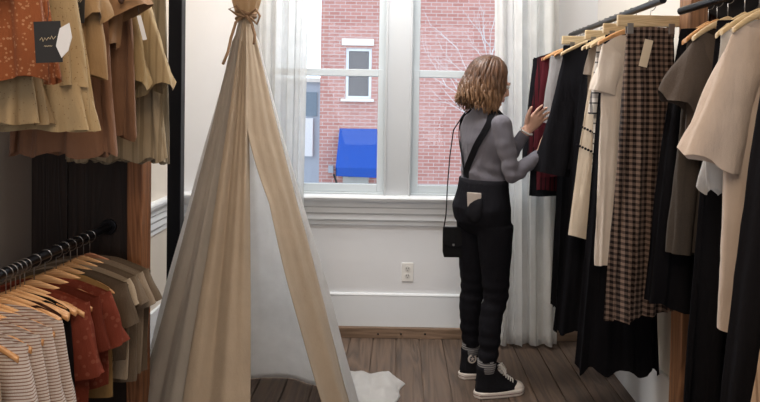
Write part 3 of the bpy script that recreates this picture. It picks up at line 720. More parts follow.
# cloth spread out on the floor beside the tent
lp = []; rnd = random.Random(8)
c0 = [(340, 372, .006), (372, 374, .0), (396, 377, 0), (404, 385, 0), (399, 396, 0), (394, 410, 0), (360, 412, 0), (345, 404, 0), (338, 388, 0)]
pts = [atz(x, y, 0) for x, y, _ in c0]
cen = sum(pts, Vector())/len(pts)
def outline(t):
    n = len(pts); f = t*n; i = int(f) % n; k = f-int(f); return pts[i].lerp(pts[(i+1) % n], sm(k)*.5+k*.5)
nr, na = 22, 96
for i in range(nr+1):
    s = 1-i/nr; l = []
    for j in range(na):
        q = outline(j/na); v = cen.lerp(q, s)
        hgt = (1-s**6)*(.012+.045*abs(noise.noise(Vector((v.x*9, v.y*5, 2.2))))+.035*max(0, noise.noise(Vector((v.x*7+v.y*4, v.y*9, 8))))) + .03*math.exp(-((v.x-atz(392,380,0).x)**2+(v.y-atz(392,382,0).y)**2)/.0012)*(1-s**8)
        edge = .008*math.sin(j*2*PI/na*7)*s
        l.append((v.x+edge-TX, v.y+edge*.4-TY, .004+hgt))
    lp.append(l)
MB().loft(lp, cap=True).build('trailing_hem', liner, tent, smooth=True)['label'] = 'white cloth spilling onto the floor boards'

# ------------------------------------------------------------------ sheer curtains
sheer = fabric('sheer_white_curtain', (.86, .87, .86), thin=.5, transp=.34); sheer2 = fabric('cream_curtain', (.84, .80, .72), thin=.35, transp=.06)
def curtain(name, label, x0, x1, xb0, xb1, Y, z0, z1, n, A, mat, seed):
    rnd = random.Random(seed); p = [rnd.uniform(0, 6) for _ in range(3)]; loops = []
    for i in range(40):
        s = i/39; a = x0+(xb0-x0)*s; c = x1+(xb1-x1)*s; lp = []
        for j in range(161):
            u = j/160
            y = A*(math.sin(n*2*PI*u+p[0]+.4*s)+.45*math.sin(n*1.63*2*PI*u+p[1]-.6*s)+.2*math.sin(n*3.3*2*PI*u+p[2]))
            x = a+(c-a)*u + .35*A*math.sin(n*4*PI*u+p[1])
            lp.append((x, Y+y*(.8+.3*s), z1+(z0-z1)*s+.006*math.sin(n*2*PI*u)*s))
        loops.append(lp)
    o = MB().loft(loops, cap=False, closed=False).build(name, mat, smooth=True, fix=False)
    md = o.modifiers.new('solid', 'SOLIDIFY'); md.thickness = .0012; md.offset = 0
    recenter(o, ((x0+x1)/2, Y, z0)); return tag(o, label, 'curtain', 'sheer window curtains')
curtain('curtain', 'sheer white curtain over the left edge of the left window, behind the tent', at(258,60,3.76).x, at(309,60,3.76).x, at(256,300,3.76).x, at(300,300,3.76).x, 3.755, .03, 2.62, 4, .018, sheer, 3)
ct = curtain('curtain', 'sheer white floor-length curtain between the woman and the hanging clothes', at(491,60,3.74).x, at(556,60,3.74).x, at(496,330,3.74).x, at(557,330,3.74).x, 3.74, .02, 2.62, 4, .018, fabric('sheer_ivory_curtain', (.90, .90, .88), thin=.5, transp=.2), 4)
b = MB(); b.tube([(XL+.03, 3.75, 2.64), (XR-.03, 3.75, 2.64)], .011, 12); tag(b.build('curtain_rod', M_black), 'black curtain rod above the two windows', 'curtain rod')

# ------------------------------------------------------------------ outside
def brick_mat():
    m, nt, b = new_mat('red_brick'); v = nt.nodes.new('ShaderNodeTexCoord'); mp = N(nt, 'ShaderNodeMapping')
    mp.inputs['Rotation'].default_value = (PI/2, 0, 0)
    L(nt, v.outputs['Object'], mp.inputs[0])
    br = nt.nodes.new('ShaderNodeTexBrick'); L(nt, mp.outputs[0], br.inputs['Vector'])
    br.inputs['Color1'].default_value = (.42, .15, .115, 1); br.inputs['Color2'].default_value = (.52, .23, .185, 1); br.inputs['Mortar'].default_value = (.56, .44, .41, 1)
    br.inputs['Scale'].default_value = 1; br.inputs['Brick Width'].default_value = .30; br.inputs['Row Height'].default_value = .10; br.inputs['Mortar Size'].default_value = .011
    n = noise_(nt, v.outputs['Object'], .8, 5); c = mixc(nt, math_(nt, 'MULTIPLY', n, .35), br.outputs[0], (.40,.27,.24))
    L(nt, c, b.inputs['Base Color']); b.inputs['Roughness'].default_value = .85; return m
M_brick = brick_mat()
YF = 18.0; GZ = -3.6
fx0 = at(320, 100, YF).x
bld = empty('brick_building', ((fx0+6)/2, YF, GZ), 'red brick building across the street seen through both windows', 'building')
def inb(o): o.data.transform(Matrix.Translation(-bld.location)); o.parent = bld; return o
wq0, wq1 = at(346, 48, YF), at(371, 99, YF)
b = MB(); X1 = 9.0; ZT = 8.5
b.box((fx0, YF, GZ), (wq0.x, YF+6, ZT)); b.box((wq1.x, YF, GZ), (X1, YF+6, ZT)); b.box((wq0.x, YF, GZ), (wq1.x, YF+6, wq1.z)); b.box((wq0.x, YF, wq0.z), (wq1.x, YF+6, ZT)); b.box((wq0.x, YF+.5, wq1.z), (wq1.x, YF+6, wq0.z))
inb(b.build('wall', M_brick))
M_stone = painted('pale_stone', (.74,.70,.63)); M_pane = plain('dark_far_pane', (.10,.085,.085), .12, 0, .8)
l0, l1 = at(342, 38.5, YF), at(374, 46, YF)
inb(MB().box((l0.x, YF-.06, l1.z), (l1.x, YF+.0, l0.z)).build('lintel', M_stone, bevel=.01))
s0, s1 = at(341, 98.5, YF), at(374, 102, YF)
inb(MB().box((s0.x, YF-.12, s1.z), (s1.x, YF+.0, s0.z)).build('sill', M_stone, bevel=.01))
x0, x1, z0, z1 = wq0.x, wq1.x, wq1.z, wq0.z; zm = (z0+z1)/2; t = .075
b = MB(); b.box((x0, YF+.06, z0), (x0+t, YF+.16, z1)); b.box((x1-t, YF+.06, z0), (x1, YF+.16, z1)); b.box((x0+t, YF+.06, z1-t), (x1-t, YF+.16, z1)); b.box((x0+t, YF+.06, z0), (x1-t, YF+.16, z0+t)); b.box((x0+t, YF+.05, zm-.05), (x1-t, YF+.15, zm+.05))
fr = inb(b.build('window', M_trim)); 
pn = MB().box((x0+t, YF+.12, z0+t), (x1-t, YF+.13, z1-t)).build('pane', M_pane); pn.data.transform(Matrix.Translation(-bld.location)); pn.parent = fr
# small wall lamp / vent box
q = at(331, 169, YF); inb(MB().box((q.x-.07, YF-.08, q.z-.1), (q.x+.07, YF, q.z+.1)).build('meter_box', plain('grey_meter', (.4,.4,.42))))
# blue awning on the building
a0, a1 = at(339.5, 129.5, YF-.05), at(377, 130, YF-.05); f0, f1 = at(335.5, 176, YF-1.0), at(377.5, 178, YF-1.0)
M_blue = fabric('blue_awning_cloth', (.014, .07, .34), rough=.6); M_blue2 = fabric('blue_awning_cloth_side', (.012, .075, .52))
aw = empty('awning', (a0.x, YF, f0.z), 'bright blue cloth awning on the brick wall across the street', 'awning')
def ina(o): o.data.transform(Matrix.Translation(-aw.location)); o.parent = aw; return o
th = .03
def slab(p, n, mat, nm):
    b = MB(); b.loft([[q for q in p], [tuple(Vector(q)+Vector(n)) for q in p]]); return ina(b.build(nm, mat))
fz = f0.z+.22
dmid0 = a0.lerp(a1, .42); dmid1 = f0.lerp(f1, .72)
slab([tuple(a0), tuple(a1), (f1.x, f1.y, fz), (f0.x, f0.y, fz)], (0, .02, .03), M_blue, 'canopy')
slab([(f0.x, f0.y, fz), (f1.x, f1.y, fz), tuple(f1), tuple(f0)], (0, .03, 0), M_blue, 'valance')
slab([tuple(a0), (f0.x, f0.y, fz), tuple(f0), (a0.x, a0.y, f0.z)], (.02, 0, 0), M_blue, 'side_panel')
slab([tuple(a1), (f1.x, f1.y, fz), tuple(f1), (a1.x, a1.y, f1.z)], (-.02, 0, 0), M_blue, 'side_panel')
b = MB(); b.tube([at(334, 175, YF-1.0), at(337, 184, YF-.5), at(339, 190, YF)], .03, 8); ina(b.build('bracket', M_black))
# pale grey box and shrub under the awning
g0, g1 = at(343, 177, YF-.3), at(368, 190, YF-.3)
o = MB().box((g0.x, YF-.30, g1.z-.6), (g1.x, YF-.02, g0.z)).build('planter', plain('grey_stone_planter', (.5,.48,.44)))
tag(recenter(o, ((g0.x+g1.x)/2, YF-.2, g1.z-.6)), 'pale grey box fixed to the brick wall under the blue awning', 'planter')
b = MB(); rnd = random.Random(5)
for i in range(34):
    b.ell((rnd.uniform(g0.x+.05, g1.x-.05), YF-.16+rnd.uniform(-.08,.08), g0.z+rnd.uniform(-.02,.13)), (.09,.07,.05), 8, 5)
tag(b.build('shrub', fabric('pale_frosted_leaf', (.46,.47,.40), 'blotch', (.15,.18,.12), 3), smooth=True), 'frosted pale shrub in the box under the blue awning', 'shrub')
# paler house to the left, further down the street
hx0, hx1 = at(255, 100, 24).x, at(319, 100, 24).x
h2 = empty('grey_building', (hx0, 24, GZ), 'pale grey building left of the brick one, seen through the sheer curtain', 'building')
def inh(o): o.data.transform(Matrix.Translation(-h2.location)); o.parent = h2; return o
inh(MB().box((hx0-3, 24, GZ), (hx1+.5, 29, zy(300, 82, 24))).build('wall', painted('pale_grey_render', (.42,.47,.54))))
inh(MB().box((hx0-3.2, 23.8, zy(300, 82, 24)), (hx1+.6, 29.2, zy(300, 78, 24))).build('cornice', M_stone))
q0, q1 = at(303, 92, 24), at(317, 116, 24); inh(MB().box((q0.x, 23.95, q1.z), (q1.x, 24.0, q0.z)).build('window', plain('slate_pane', (.16,.22,.28), .2)))
q0, q1 = at(302, 118, 24), at(313, 156, 24); inh(MB().box((q0.x, 23.85, q1.z), (q1.x, 24.0, q0.z)).build('sign_board', plain('white_sign', (.85,.86,.87))))
struct(MB().box((-30, YB+.3, GZ-.1), (30, 60, GZ)).build('street', painted('pale_asphalt', (.34,.34,.35))))
# bare tree in front of the right window
b = MB(); rnd = random.Random(21)
tb = at(512, 230, 8.5); trk = [(tb.x+.25, 8.5, GZ), (tb.x+.2, 8.5, -1), tuple(tb), tuple(at(500, 150, 8.5)), tuple(at(497, 100, 8.5))]
b.tube(trk, [.07,.06,.04,.028,.018], 8)
def twig(p, d, l, r, n):
    pts = [p]; q = Vector(p); d = Vector(d).normalized()
    for i in range(5):
        d = (d+Vector((rnd.uniform(-.18,.18), rnd.uniform(-.15,.15), rnd.uniform(-.10,.16)))).normalized(); q = q+d*l/5; pts.append(tuple(q))
        if n and i > 0 and rnd.random() < .75: twig(tuple(q), d+Vector((rnd.uniform(-.7,.7), rnd.uniform(-.4,.4), rnd.uniform(-.2,.6))), l*.5, r*.55, n-1)
    b.tube(pts, [r*(1-.16*i) for i in range(6)], 5)
for (x, y), (ex, ey) in (((500,118),(452,52)),((501,125),(440,66)),((499,105),(466,38)),((500,140),(436,92)),((498,98),(478,40)),((500,150),(462,110)),((502,170),(530,120)),((500,120),(520,60))):
    p, e = at(x, y, 8.5), at(ex, ey, 8.5); twig(tuple(p), tuple(e-p), (e-p).length, .011, 2)
tag(recenter(b.build('bare_tree', plain('pale_bark', (.62,.58,.56), .8), smooth=True), (tb.x+.25, 8.5, GZ)), 'bare pale-branched tree outside the right window beside the woman\'s head', 'tree')

# ------------------------------------------------------------------ the woman
AL = math.radians(30); fv = Vector((math.cos(AL), math.sin(AL), 0)); lv = Vector((-math.sin(AL), math.cos(AL), 0)); up = Vector((0,0,1))
heelR, toeR = atz(474.5, 397, 0), atz(518, 391.5, 0); heelL, toeL = atz(459, 377.5, 0), atz(503.5, 373, 0)
fdR, fdL = (toeR-heelR).normalized(), (toeL-heelL).normalized()
ROOT = (heelR+heelL)/2+(fdR+fdL)*.03; ROOT.z = 0
person = empty('person', ROOT, 'woman with wavy brown bob, grey top, black trousers and braces, browsing the right rail', 'person')
def Lp(f, l, z): return ROOT+fv*f+lv*l+up*z
def oval(b_, secs, seg=28, fwd=fv, lat=lv):
    """secs: (centre, half depth, half width)"""
    lo = []
    for c, rf, rl in secs:
        lo.append([Vector(c)+fwd*rf*math.cos(2*PI*k/seg)+lat*rl*math.sin(2*PI*k/seg) for k in range(seg)])
    b_.loft(lo)
def remesh(o, vs=.006, smooth=2):
    md = o.modifiers.new('r', 'REMESH'); md.mode = 'VOXEL'; md.voxel_size = vs
    s_ = o.modifiers.new('s', 'SMOOTH'); s_.iterations = smooth; s_.factor = .6
    dg = bpy.context.evaluated_depsgraph_get(); dg.update()
    me = bpy.data.meshes.new_from_object(o.evaluated_get(dg)); o.modifiers.clear(); o.data = me
    for p in me.polygons: p.use_smooth = True
    return o
def intop(o, par=person):
    o.data.transform(Matrix.Translation(-ROOT)); o.parent = par; return o
skin = plain('skin', (.62, .37, .27), .5)
# key joints
hd = Lp(.045, 0, 1.545)
shR, shL = Lp(.0, -.146, 1.34), Lp(.02, .146, 1.345)
elR = at(512, 176, 3.07); wrR = at(539, 155, 3.15)
elL = at(507, 160, 3.33); wrL = at(527, 130, 3.28)
anR, anL = heelR+fdR*.062+up*.09, heelL+fdL*.062+up*.09
knR, knL = Lp(.035, -.088, .47), Lp(.03, .098, .47)
hpR, hpL = Lp(.02, -.088, .84), Lp(.02, .088, .84)
def torso(b_, e):
    oval(b_, [(Lp(.015,0,.80), .07+e, .12+e), (Lp(.01,0,.85), .112+e, .165+e), (Lp(.005,0,.93), .118+e, .168+e), (Lp(.01,0,1.02), .10+e, .142+e), (Lp(.012,0,1.09), .092+e, .125+e),
              (Lp(.015,0,1.17), .096+e, .132+e), (Lp(.015,0,1.25), .102+e, .145+e), (Lp(.01,0,1.32), .090+e, .155+e), (Lp(.005,0,1.365), .066+e, .130+e), (Lp(.005,0,1.395), .050+e, .07+e)])
def arm(b_, s, e_, w, r0, r1, r2, r3=None):
    s, e_, w = Vector(s), Vector(e_), Vector(w)
    pts = [s.lerp(e_, t) for t in (0, .3, .7, .93)]+[e_.lerp(w, t) for t in (.07, .35, .7, 1)]
    b_.tube(pts, [r0, r0*.95, r1*1.02, r1*.98, r1*.98, r1*.96, r2*1.1, r2], 16)
    b_.ell(s, (r0*1.02,)*3); b_.ell(e_, (r1*1.0,)*3)
def leg(b_, h, k, a, r0, r1, r2, r3):
    h, k, a = Vector(h), Vector(k), Vector(a)
    pts = [h, h.lerp(k, .35), h.lerp(k, .75), k, k.lerp(a, .25)-fv*.012, k.lerp(a, .5)-fv*.01, k.lerp(a, .8), a]
    b_.tube(pts, [r0, r0*.9, r1*1.12, r1, r2*1.05, r2, r3*1.1, r3], 20)
# body (continuous)
b = MB(); torso(b, 0)
oval(b, [(Lp(.0,0,1.37), .055, .06), (Lp(.01,0,1.42), .05, .052), (Lp(.02,0,1.47), .05, .05), (Lp(.03,0,1.50), .055, .052)], 24)
arm(b, shR, elR, wrR, .040, .029, .025); arm(b, shL, elL, wrL, .040, .029, .025)
leg(b, hpR, knR, anR, .075, .042, .036, .026); leg(b, hpL, knL, anL, .075, .042, .036, .026)
for an, f2 in ((anR, fdR), (anL, fdL)):
    b.tube([an-f2*.02-up*.04, an+f2*.05-up*.045, an+f2*.11-up*.06], [.022,.022,.016], 12)
# head: skull, jaw, nose, ears
HR = Matrix.Rotation(AL+math.radians(-14), 3, 'Z') @ Matrix.Rotation(math.radians(17), 3, 'Y')
def H(x, y, z): return hd + HR @ Vector((x, y, z))
b.ell(hd+HR@Vector((-.012,0,.02)), (.092,.074,.092), 28, 18, HR)
b.ell(H(.028, 0, -.045), (.060,.052,.066), 24, 14, HR)
b.ell(H(.070, 0, -.088), (.020,.020,.016), 14, 10, HR)
b.tube([H(.085,0,.012), H(.100,0,-.012), H(.106,0,-.028), H(.090,0,-.036)], [.007,.010,.012,.010], 10)
b.tube([H(.084,-.013,-.058), H(.092,0,-.056), H(.084,.013,-.058)], [.005,.008,.005], 8)
b.tube([H(.080,-.013,-.066), H(.088,0,-.067), H(.080,.013,-.066)], [.005,.008,.005], 8)
b.tube([H(.078,-.045,.018), H(.088,-.02,.024), H(.088,.02,.024), H(.078,.045,.018)], .008, 8)
for s in (-1, 1): b.ell(H(-.005, s*.077, -.01), (.018,.008,.032), 14, 10, HR)
# hands
def hand(b_, w, d, palm_n, side, curl, L_=.175):
    """w wrist, d direction of the hand, palm_n palm normal (faces what is held), side: towards the thumb"""
    w, d, pn, sd = Vector(w), Vector(d).normalized(), Vector(palm_n).normalized(), Vector(side).normalized()
    sd = (sd-d*sd.dot(d)).normalized(); pn = d.cross(sd)*(1 if d.cross(sd).dot(pn) > 0 else -1)
    lo = []
    for t, hw, ht in ((-.02,.026,.020),(.01,.029,.017),(.04,.038,.015),(.075,.041,.013),(.092,.038,.010)):
        c = w+d*t; lo.append([c+sd*hw*math.cos(2*PI*k/16)+pn*ht*math.sin(2*PI*k/16) for k in range(16)])
    b_.loft(lo)
    for i, (o_, l_, r) in enumerate(((.030,.068,.0086),(.010,.077,.009),(-.010,.071,.0086),(-.029,.056,.0076))):
        p = w+d*.078+sd*o_; dd = (d+sd*(.12-.08*i)).normalized(); pts = [p]; c_ = curl*(1+.15*i)
        for q, share in enumerate((.45,.30,.25)):
            dd = (dd*math.cos(c_)+pn*math.sin(c_)).normalized(); p = p+dd*l_*share; pts.append(p)
        b_.tube(pts, [r, r*.98, r*.92, r*.72], 10); b_.ell(pts[-1], (r*.72,)*3, 8, 6)
    p = w+d*.022+sd*.026; dd = (d*.75+sd*.65+pn*.15).normalized(); pts = [p-dd*.01]
    for q, l_ in enumerate((.036,.03,.024)):
        p = p+dd*l_; pts.append(p); dd = (dd+d*.28+pn*.18).normalized()
    b_.tube(pts, [.013,.0115,.0095,.0075], 10); b_.ell(pts[-1], (.0075,)*3, 8, 6)
hL_dir = at(549, 105, 3.30)-wrL
hand(b, wrL, hL_dir, Vector((.55,.0,-.45)), Vector((-.2,-.15,1)), .20)
hR_dir = at(553, 147, 3.17)-wrR
hand(b, wrR, hR_dir, Vector((.2,.9,.1)), Vector((0,.1,1)), .35)
ob = b.build('body', skin); remesh(ob, .0042, 2); intop(ob)
# face details
def fpart(nm, mb, mat, par): o = mb.build(nm, mat, None, smooth=True); o.data.transform(Matrix.Translation(-ROOT)); o.parent = par; return o
for s in (-1, 1):
    e = MB().ell(H(.079, s*.029, .004), (.010,.013,.009), 14, 10, HR); ey = fpart('eye', e, plain('eye_white', (.8,.78,.75), .2), person)
    i_ = MB().ell(H(.087, s*.030, .003), (.004,.006,.006), 12, 8, HR); fpart('iris', i_, plain('brown_iris', (.06,.03,.02), .2), ey)
    e = MB().tube([H(.084, s*.014, .024), H(.088, s*.03, .028), H(.078, s*.046, .022)], [.0025,.003,.0015], 6); fpart('eyebrow', e, plain('brow_hair', (.07,.035,.02), .8), person)
e = MB(); e.tube([H(.090,-.014,-.060), H(.0985,0,-.058), H(.090,.014,-.060)], [.002,.004,.002], 8); e.tube([H(.089,-.013,-.066), H(.0965,0,-.068), H(.089,.013,-.066)], [.002,.004,.002], 8); fpart('lips', e, plain('lips_pink', (.48,.18,.15), .5), person)
# hair
def hair_mat():
    m, nt, b = new_mat('wavy_hair'); v = scaled(nt, (60,60,5)); n = noise_(nt, v, 1.4, 5, .65)
    tc = nt.nodes.new('ShaderNodeTexCoord'); sp = nt.nodes.new('ShaderNodeSeparateXYZ'); L(nt, tc.outputs['Object'], sp.inputs[0])
    t = math_(nt, 'MULTIPLY', math_(nt, 'SUBTRACT', 1.575, sp.outputs[2]), 7.0)
    cl = nt.nodes.new('ShaderNodeClamp'); L(nt, t, cl.inputs[0])
    dk = ramp(nt, n, [(.3, (.025,.011,.006)), (.7, (.13,.058,.027))]); lt = ramp(nt, n, [(.3, (.08,.036,.016)), (.7, (.36,.21,.11))])
    c = mixc(nt, cl.outputs[0], dk, lt); L(nt, c, b.inputs['Base Color']); b.inputs['Roughness'].default_value = .42; b.inputs['Specular IOR Level'].default_value = .4
    bump(nt, b, n, .5, .004); return m
b = MB(); 
b.ell(H(-.028, 0, .035), (.100,.088,.090), 28, 18, HR)
b.ell(H(-.045, 0, -.035), (.088,.092,.095), 28, 18, HR)
rnd = random.Random(9)
def lock(az, z_end, r, jit=0, tw=0, out=.0, start=None):
    """one wavy lock from the crown down the side of the head at azimuth az (0 = forward)"""
    a = math.radians(az); pts = []; n = 12; fa = rnd.uniform(0, 6); wv = rnd.uniform(.010, .019)
    for i in range(n):
        s = i/(n-1)
        pol = min(1, s*2.1)*PI/2*1.02
        if s < .48:
            p = Vector((-.020+.108*math.sin(pol)*math.cos(a), .095*math.sin(pol)*math.sin(a), .033+.096*math.cos(pol)))
        else:
            k = (s-.48)/.52; rr = 1+out*k*.4-(.10*max(0, k-.7)); 
            p = Vector(((-.020+.110*math.cos(a)*rr), .098*math.sin(a)*rr, .033-.002+(z_end-.033)*k))
        w = wv*sm((s-.3)*2)
        p += Vector((math.cos(a+1.57), math.sin(a+1.57), 0))*w*math.sin(s*15+fa)+Vector((math.cos(a), math.sin(a), 0))*w*.9*math.cos(s*15+fa)
        pts.append(H(*p))
    b.tube(pts, [r*.6, r, r, r, r, r*1.02, r*1.04, r, r*.95, r*.8, r*.6, r*.22], 8)
for k in range(150):
    az = rnd.uniform(66, 288); 
    lock(az, rnd.uniform(-.170, -.115) + (.015 if 150 < az < 210 else 0), rnd.uniform(.006, .0105), out=rnd.uniform(-.05, .30)+.22*max(0, math.cos(math.radians(az-215))))
for az, ze in ((60,-.11),(63,-.12),(-62,-.125),(-66,-.145),(-70,-.135),(-58,-.150),(-68,-.155),(62,-.14)):
    lock(az, ze, .0065, out=.12)
for k in range(16): lock(rnd.uniform(-66, -84), rnd.uniform(-.16,-.12), .007, out=rnd.uniform(.1,.35))
hr = b.build('hair', hair_mat(), smooth=True); intop(hr)
# sweater
grey_sw = fabric('grey_lilac_jersey', (.165, .16, .185), 'heather', (.12,.115,.14))
b = MB()
oval(b, [(Lp(.012,0,1.02), .098, .135), (Lp(.012,0,1.045), .104, .141), (Lp(.012,0,1.09), .102, .136), (Lp(.015,0,1.17), .106, .143), (Lp(.015,0,1.25), .111, .154), (Lp(.01,0,1.32), .098, .162), (Lp(.005,0,1.37), .074, .135), (Lp(.005,0,1.40), .060, .080), (Lp(.008,0,1.418), .057, .062)])
arm(b, shR, elR, Vector(wrR)+(Vector(wrR)-Vector(elR)).normalized()*.0, .050, .041, .031); arm(b, shL, elL, Vector(wrL)-(Vector(wrL)-Vector(elL)).normalized()*.02, .050, .041, .031)
b.tube([Lp(.1,-.05,1.26), Lp(.125,-.06,1.24), Lp(.10,-.06,1.18)], [.04,.045,.04], 12); b.tube([Lp(.1,.05,1.26), Lp(.125,.06,1.24), Lp(.10,.06,1.18)], [.04,.045,.04], 12)
# soft creases round the elbow and the waist
o = b.build('long_sleeved_top', grey_sw); remesh(o, .0055, 3)
NR = [v.normal.copy() for v in o.data.vertices]
for v in o.data.vertices:
    d = .0035*math.sin(v.co.z*95+v.co.x*30)*math.exp(-((v.co.z-1.09)/.05)**2) + .003*noise.noise(v.co*22)+ .0035*noise.noise(v.co*11)
    for e_, q in ((elR, 1), (elL, 1)):
        r = (v.co-Vector(e_)).length; d += .0045*math.sin(r*120)*math.exp(-(r/.09)**2)
    v.co += NR[v.index]*d
intop(o)
# bracelet
b = MB(); wd_ = (Vector(wrL)-Vector(elL)).normalized(); a1 = wd_.orthogonal().normalized(); a2 = wd_.cross(a1)
b.tube([Vector(wrL)-wd_*.008+a1*.036*math.cos(t)+a2*.033*math.sin(t) for t in [2*PI*k/24 for k in range(25)]], .005, 8)
fpart('bracelet', b, plain('pale_beads', (.62,.6,.58), .3), person)
# trousers
jean = fabric('black_denim', (.010, .010, .013), rough=.8)
b = MB()
oval(b, [(Lp(.015,0,.79), .08, .13), (Lp(.008,0,.85), .124, .174), (Lp(.0,0,.92), .130, .178), (Lp(.006,0,1.0), .112, .158), (Lp(.01,0,1.055), .108, .147), (Lp(.011,0,1.062), .107, .145)])
leg(b, hpR, knR, anR+up*.075, .092, .062, .056, .046); leg(b, hpL, knL, anL+up*.075, .092, .062, .056, .046)
o = b.build('trousers', jean); remesh(o, .006, 3)
NR = [v.normal.copy() for v in o.data.vertices]
for v in o.data.vertices:
    d = .004*noise.noise(v.co*14)
    for kq in (knR, knL): r = (v.co-Vector(kq)); d += .004*math.sin(r.z*110)*math.exp(-(r.length/.10)**2)
    d += .004*math.sin(v.co.z*100)*math.exp(-((v.co.z-.24)/.06)**2)
    v.co += NR[v.index]*d
tr = intop(o)
# waistband with pocket seams
b = MB(); lo = []
for z, e in ((1.025,.001),(1.03,.004),(1.060,.003),(1.064,-.002)):
    lo.append([Lp(.011,0,z)+fv*(.107+e)*math.cos(2*PI*k/40)+lv*(.145+e)*math.sin(2*PI*k/40) for k in range(40)])
b.loft(lo, cap=False); w_ = b.build('waistband', fabric('black_denim_band', (.016,.016,.02)), smooth=True); w_.data.transform(Matrix.Translation(-ROOT)); w_.parent = tr
# back pockets lie on the seat
def on_seat(ang, z, off):   # angle from straight back
    a = PI+ang; rf, rl = (.128, .176) if z < .95 else (.128-(z-.95)*.22, .176-(z-.95)*.29)
    c = Lp(.003, 0, z); return c+fv*(rf+off)*math.cos(a)+lv*(rl+off)*math.sin(a)
for s in (.50,):
    b = MB(); g = []
    for (z, w) in ((.985,.27),(.95,.28),(.90,.27),(.87,.16),(.855,.02)):
        g.append([on_seat(s+w*t, z, .0045-.001*abs(t)) for t in (-1,-.5,0,.5,1)])
    b.loft(g, cap=False, closed=False); o = b.build('back_pocket', fabric('black_denim_pocket', (.013,.013,.016)), None, smooth=True, fix=False); o.data.transform(Matrix.Translation(-ROOT)); o.parent = tr
    md = o.modifiers.new('w', 'SHRINKWRAP'); md.target = tr; md.wrap_method = 'NEAREST_SURFACEPOINT'; md.wrap_mode = 'ABOVE_SURFACE'; md.offset = .0035; md = o.modifiers.new('s', 'SOLIDIFY'); md.thickness = .003
# phone sticking out of the near back pocket

c = on_seat(.50, .985, .0); nrm = (c-Lp(.003,0,.99)); nrm.z = 0; nrm.normalize(); tg = up.cross(nrm)
b = MB(); lo = []
for z_, y_ in ((.0, -.008), (.074, .005)):
    lo.append([c+nrm*(y_+a)+tg*(u*.036)+up*(z_-.052) for a, u in ((0,-1),(0,1),(.008,1),(.008,-1))])
b.loft(lo); ph = b.build('phone', plain('pale_phone_case', (.62,.56,.52), .4), bevel=.0035); recenter(ph, c)
tag(ph, 'pale phone sticking out of the back pocket of the black trousers', 'phone')
# braces
SEC = [(1.045,.012,.098,.135),(1.09,.012,.102,.136),(1.17,.015,.106,.143),(1.25,.015,.111,.154),(1.32,.01,.098,.162),(1.37,.005,.074,.135),(1.40,.005,.060,.080),(1.418,.008,.05,.05)]
def sk(a, z, off=.006):
    for q0, q1 in zip(SEC, SEC[1:]):
        if z <= q1[0] or q1 is SEC[-1]:
            t = max(0, min(1, (z-q0[0])/(q1[0]-q0[0]))); f0, rf, rl = [q0[i]+(q1[i]-q0[i])*t for i in (1,2,3)]; break
    a = math.radians(a); return Lp(f0, 0, z)+fv*(rf+off)*math.cos(a)+lv*(rl+off)*math.sin(a)
def ribbon(pts, w, th, name, mat, par):
    cen_ = Lp(.01, 0, 1.22); fine = []
    for i in range(len(pts)-1):
        p0, p1, p2, p3 = pts[max(i-1,0)], pts[i], pts[i+1], pts[min(i+2,len(pts)-1)]
        for k in range(6):
            t = k/6; fine.append(.5*((2*p1)+(p2-p0)*t+(2*p0-5*p1+4*p2-p3)*t*t+(3*p1-p0-3*p2+p3)*t**3))
    fine.append(pts[-1]); lo = []
    for i, p in enumerate(fine):
        t = (fine[min(i+1,len(fine)-1)]-fine[max(i-1,0)]).normalized(); n_ = p-cen_; n_ = (n_-t*n_.dot(t)).normalized(); s_ = t.cross(n_)
        lo.append([p+s_*w/2-n_*th/2, p+s_*w/2+n_*th/2, p-s_*w/2+n_*th/2, p-s_*w/2-n_*th/2])
    o = MB().loft(lo).build(name, mat, None, smooth=False, fix=True); o.data.transform(Matrix.Translation(-ROOT)); o.parent = par; return o
strap = fabric('black_strap_webbing', (.010,.010,.012))
ribbon([sk(a, z) for a, z in ((178,1.07),(183,1.12),(195,1.18),(207,1.24),(219,1.30),(230,1.35),(243,1.385))]+[Lp(.01,-.085,1.412)]+[sk(a, z) for a, z in ((300,1.38),(315,1.32),(330,1.22),(340,1.08))], .032, .004, 'brace_strap', strap, person)
ribbon([sk(a, z) for a, z in ((172,1.07),(168,1.12),(160,1.18),(150,1.24),(140,1.30),(130,1.35),(117,1.385))]+[Lp(.01,.085,1.412)]+[sk(a, z) for a, z in ((60,1.38),(45,1.32),(30,1.22),(20,1.08))], .032, .004, 'brace_strap', strap, person)
# shoulder bag
bp = at(453, 241, 3.30); b = MB()
bag = empty('shoulder_bag', (bp.x, bp.y, bp.z-.08), 'small black shoulder bag with a thin strap hanging behind the woman\'s hip', 'bag')
lo = []
for s in (-1,-.9,0,.9,1):
    k = .85 if abs(s) == 1 else 1; lo.append([Vector((.052*cx*k, .024*k*cy*(1-.25*(zz>.1)), .0+zz*(.5+.5*k))) for cx, cy, zz in ((-.9,s,.0),(.9,s,.0),(1,s,.02),(1.02,s,.13),(.95,s,.152),(-.95,s,.152),(-1.02,s,.13),(-1,s,.02))])
b = MB().loft(lo); bb = b.build('bag_body', fabric('black_leather_bag', (.012,.012,.013), rough=.5), bag, bevel=.003)
MB().prism([(-.056,.157),(.056,.157),(.056,.075),(.02,.055),(-.02,.055),(-.056,.075)], -.033, -.0265, 1).build('flap', bb.data.materials[0], bag, bevel=.002)
MB().tube([(0,-.033,.068),(0,-.038,.068)], .006, 12).build('snap', M_chrome, bag)
sp_ = [Lp(.01,.115,1.395), Lp(-.075,.118,1.36)]; 
def rel(p): p = Vector(p); return (p.x-bag.location.x, p.y-bag.location.y, p.z-bag.location.z)
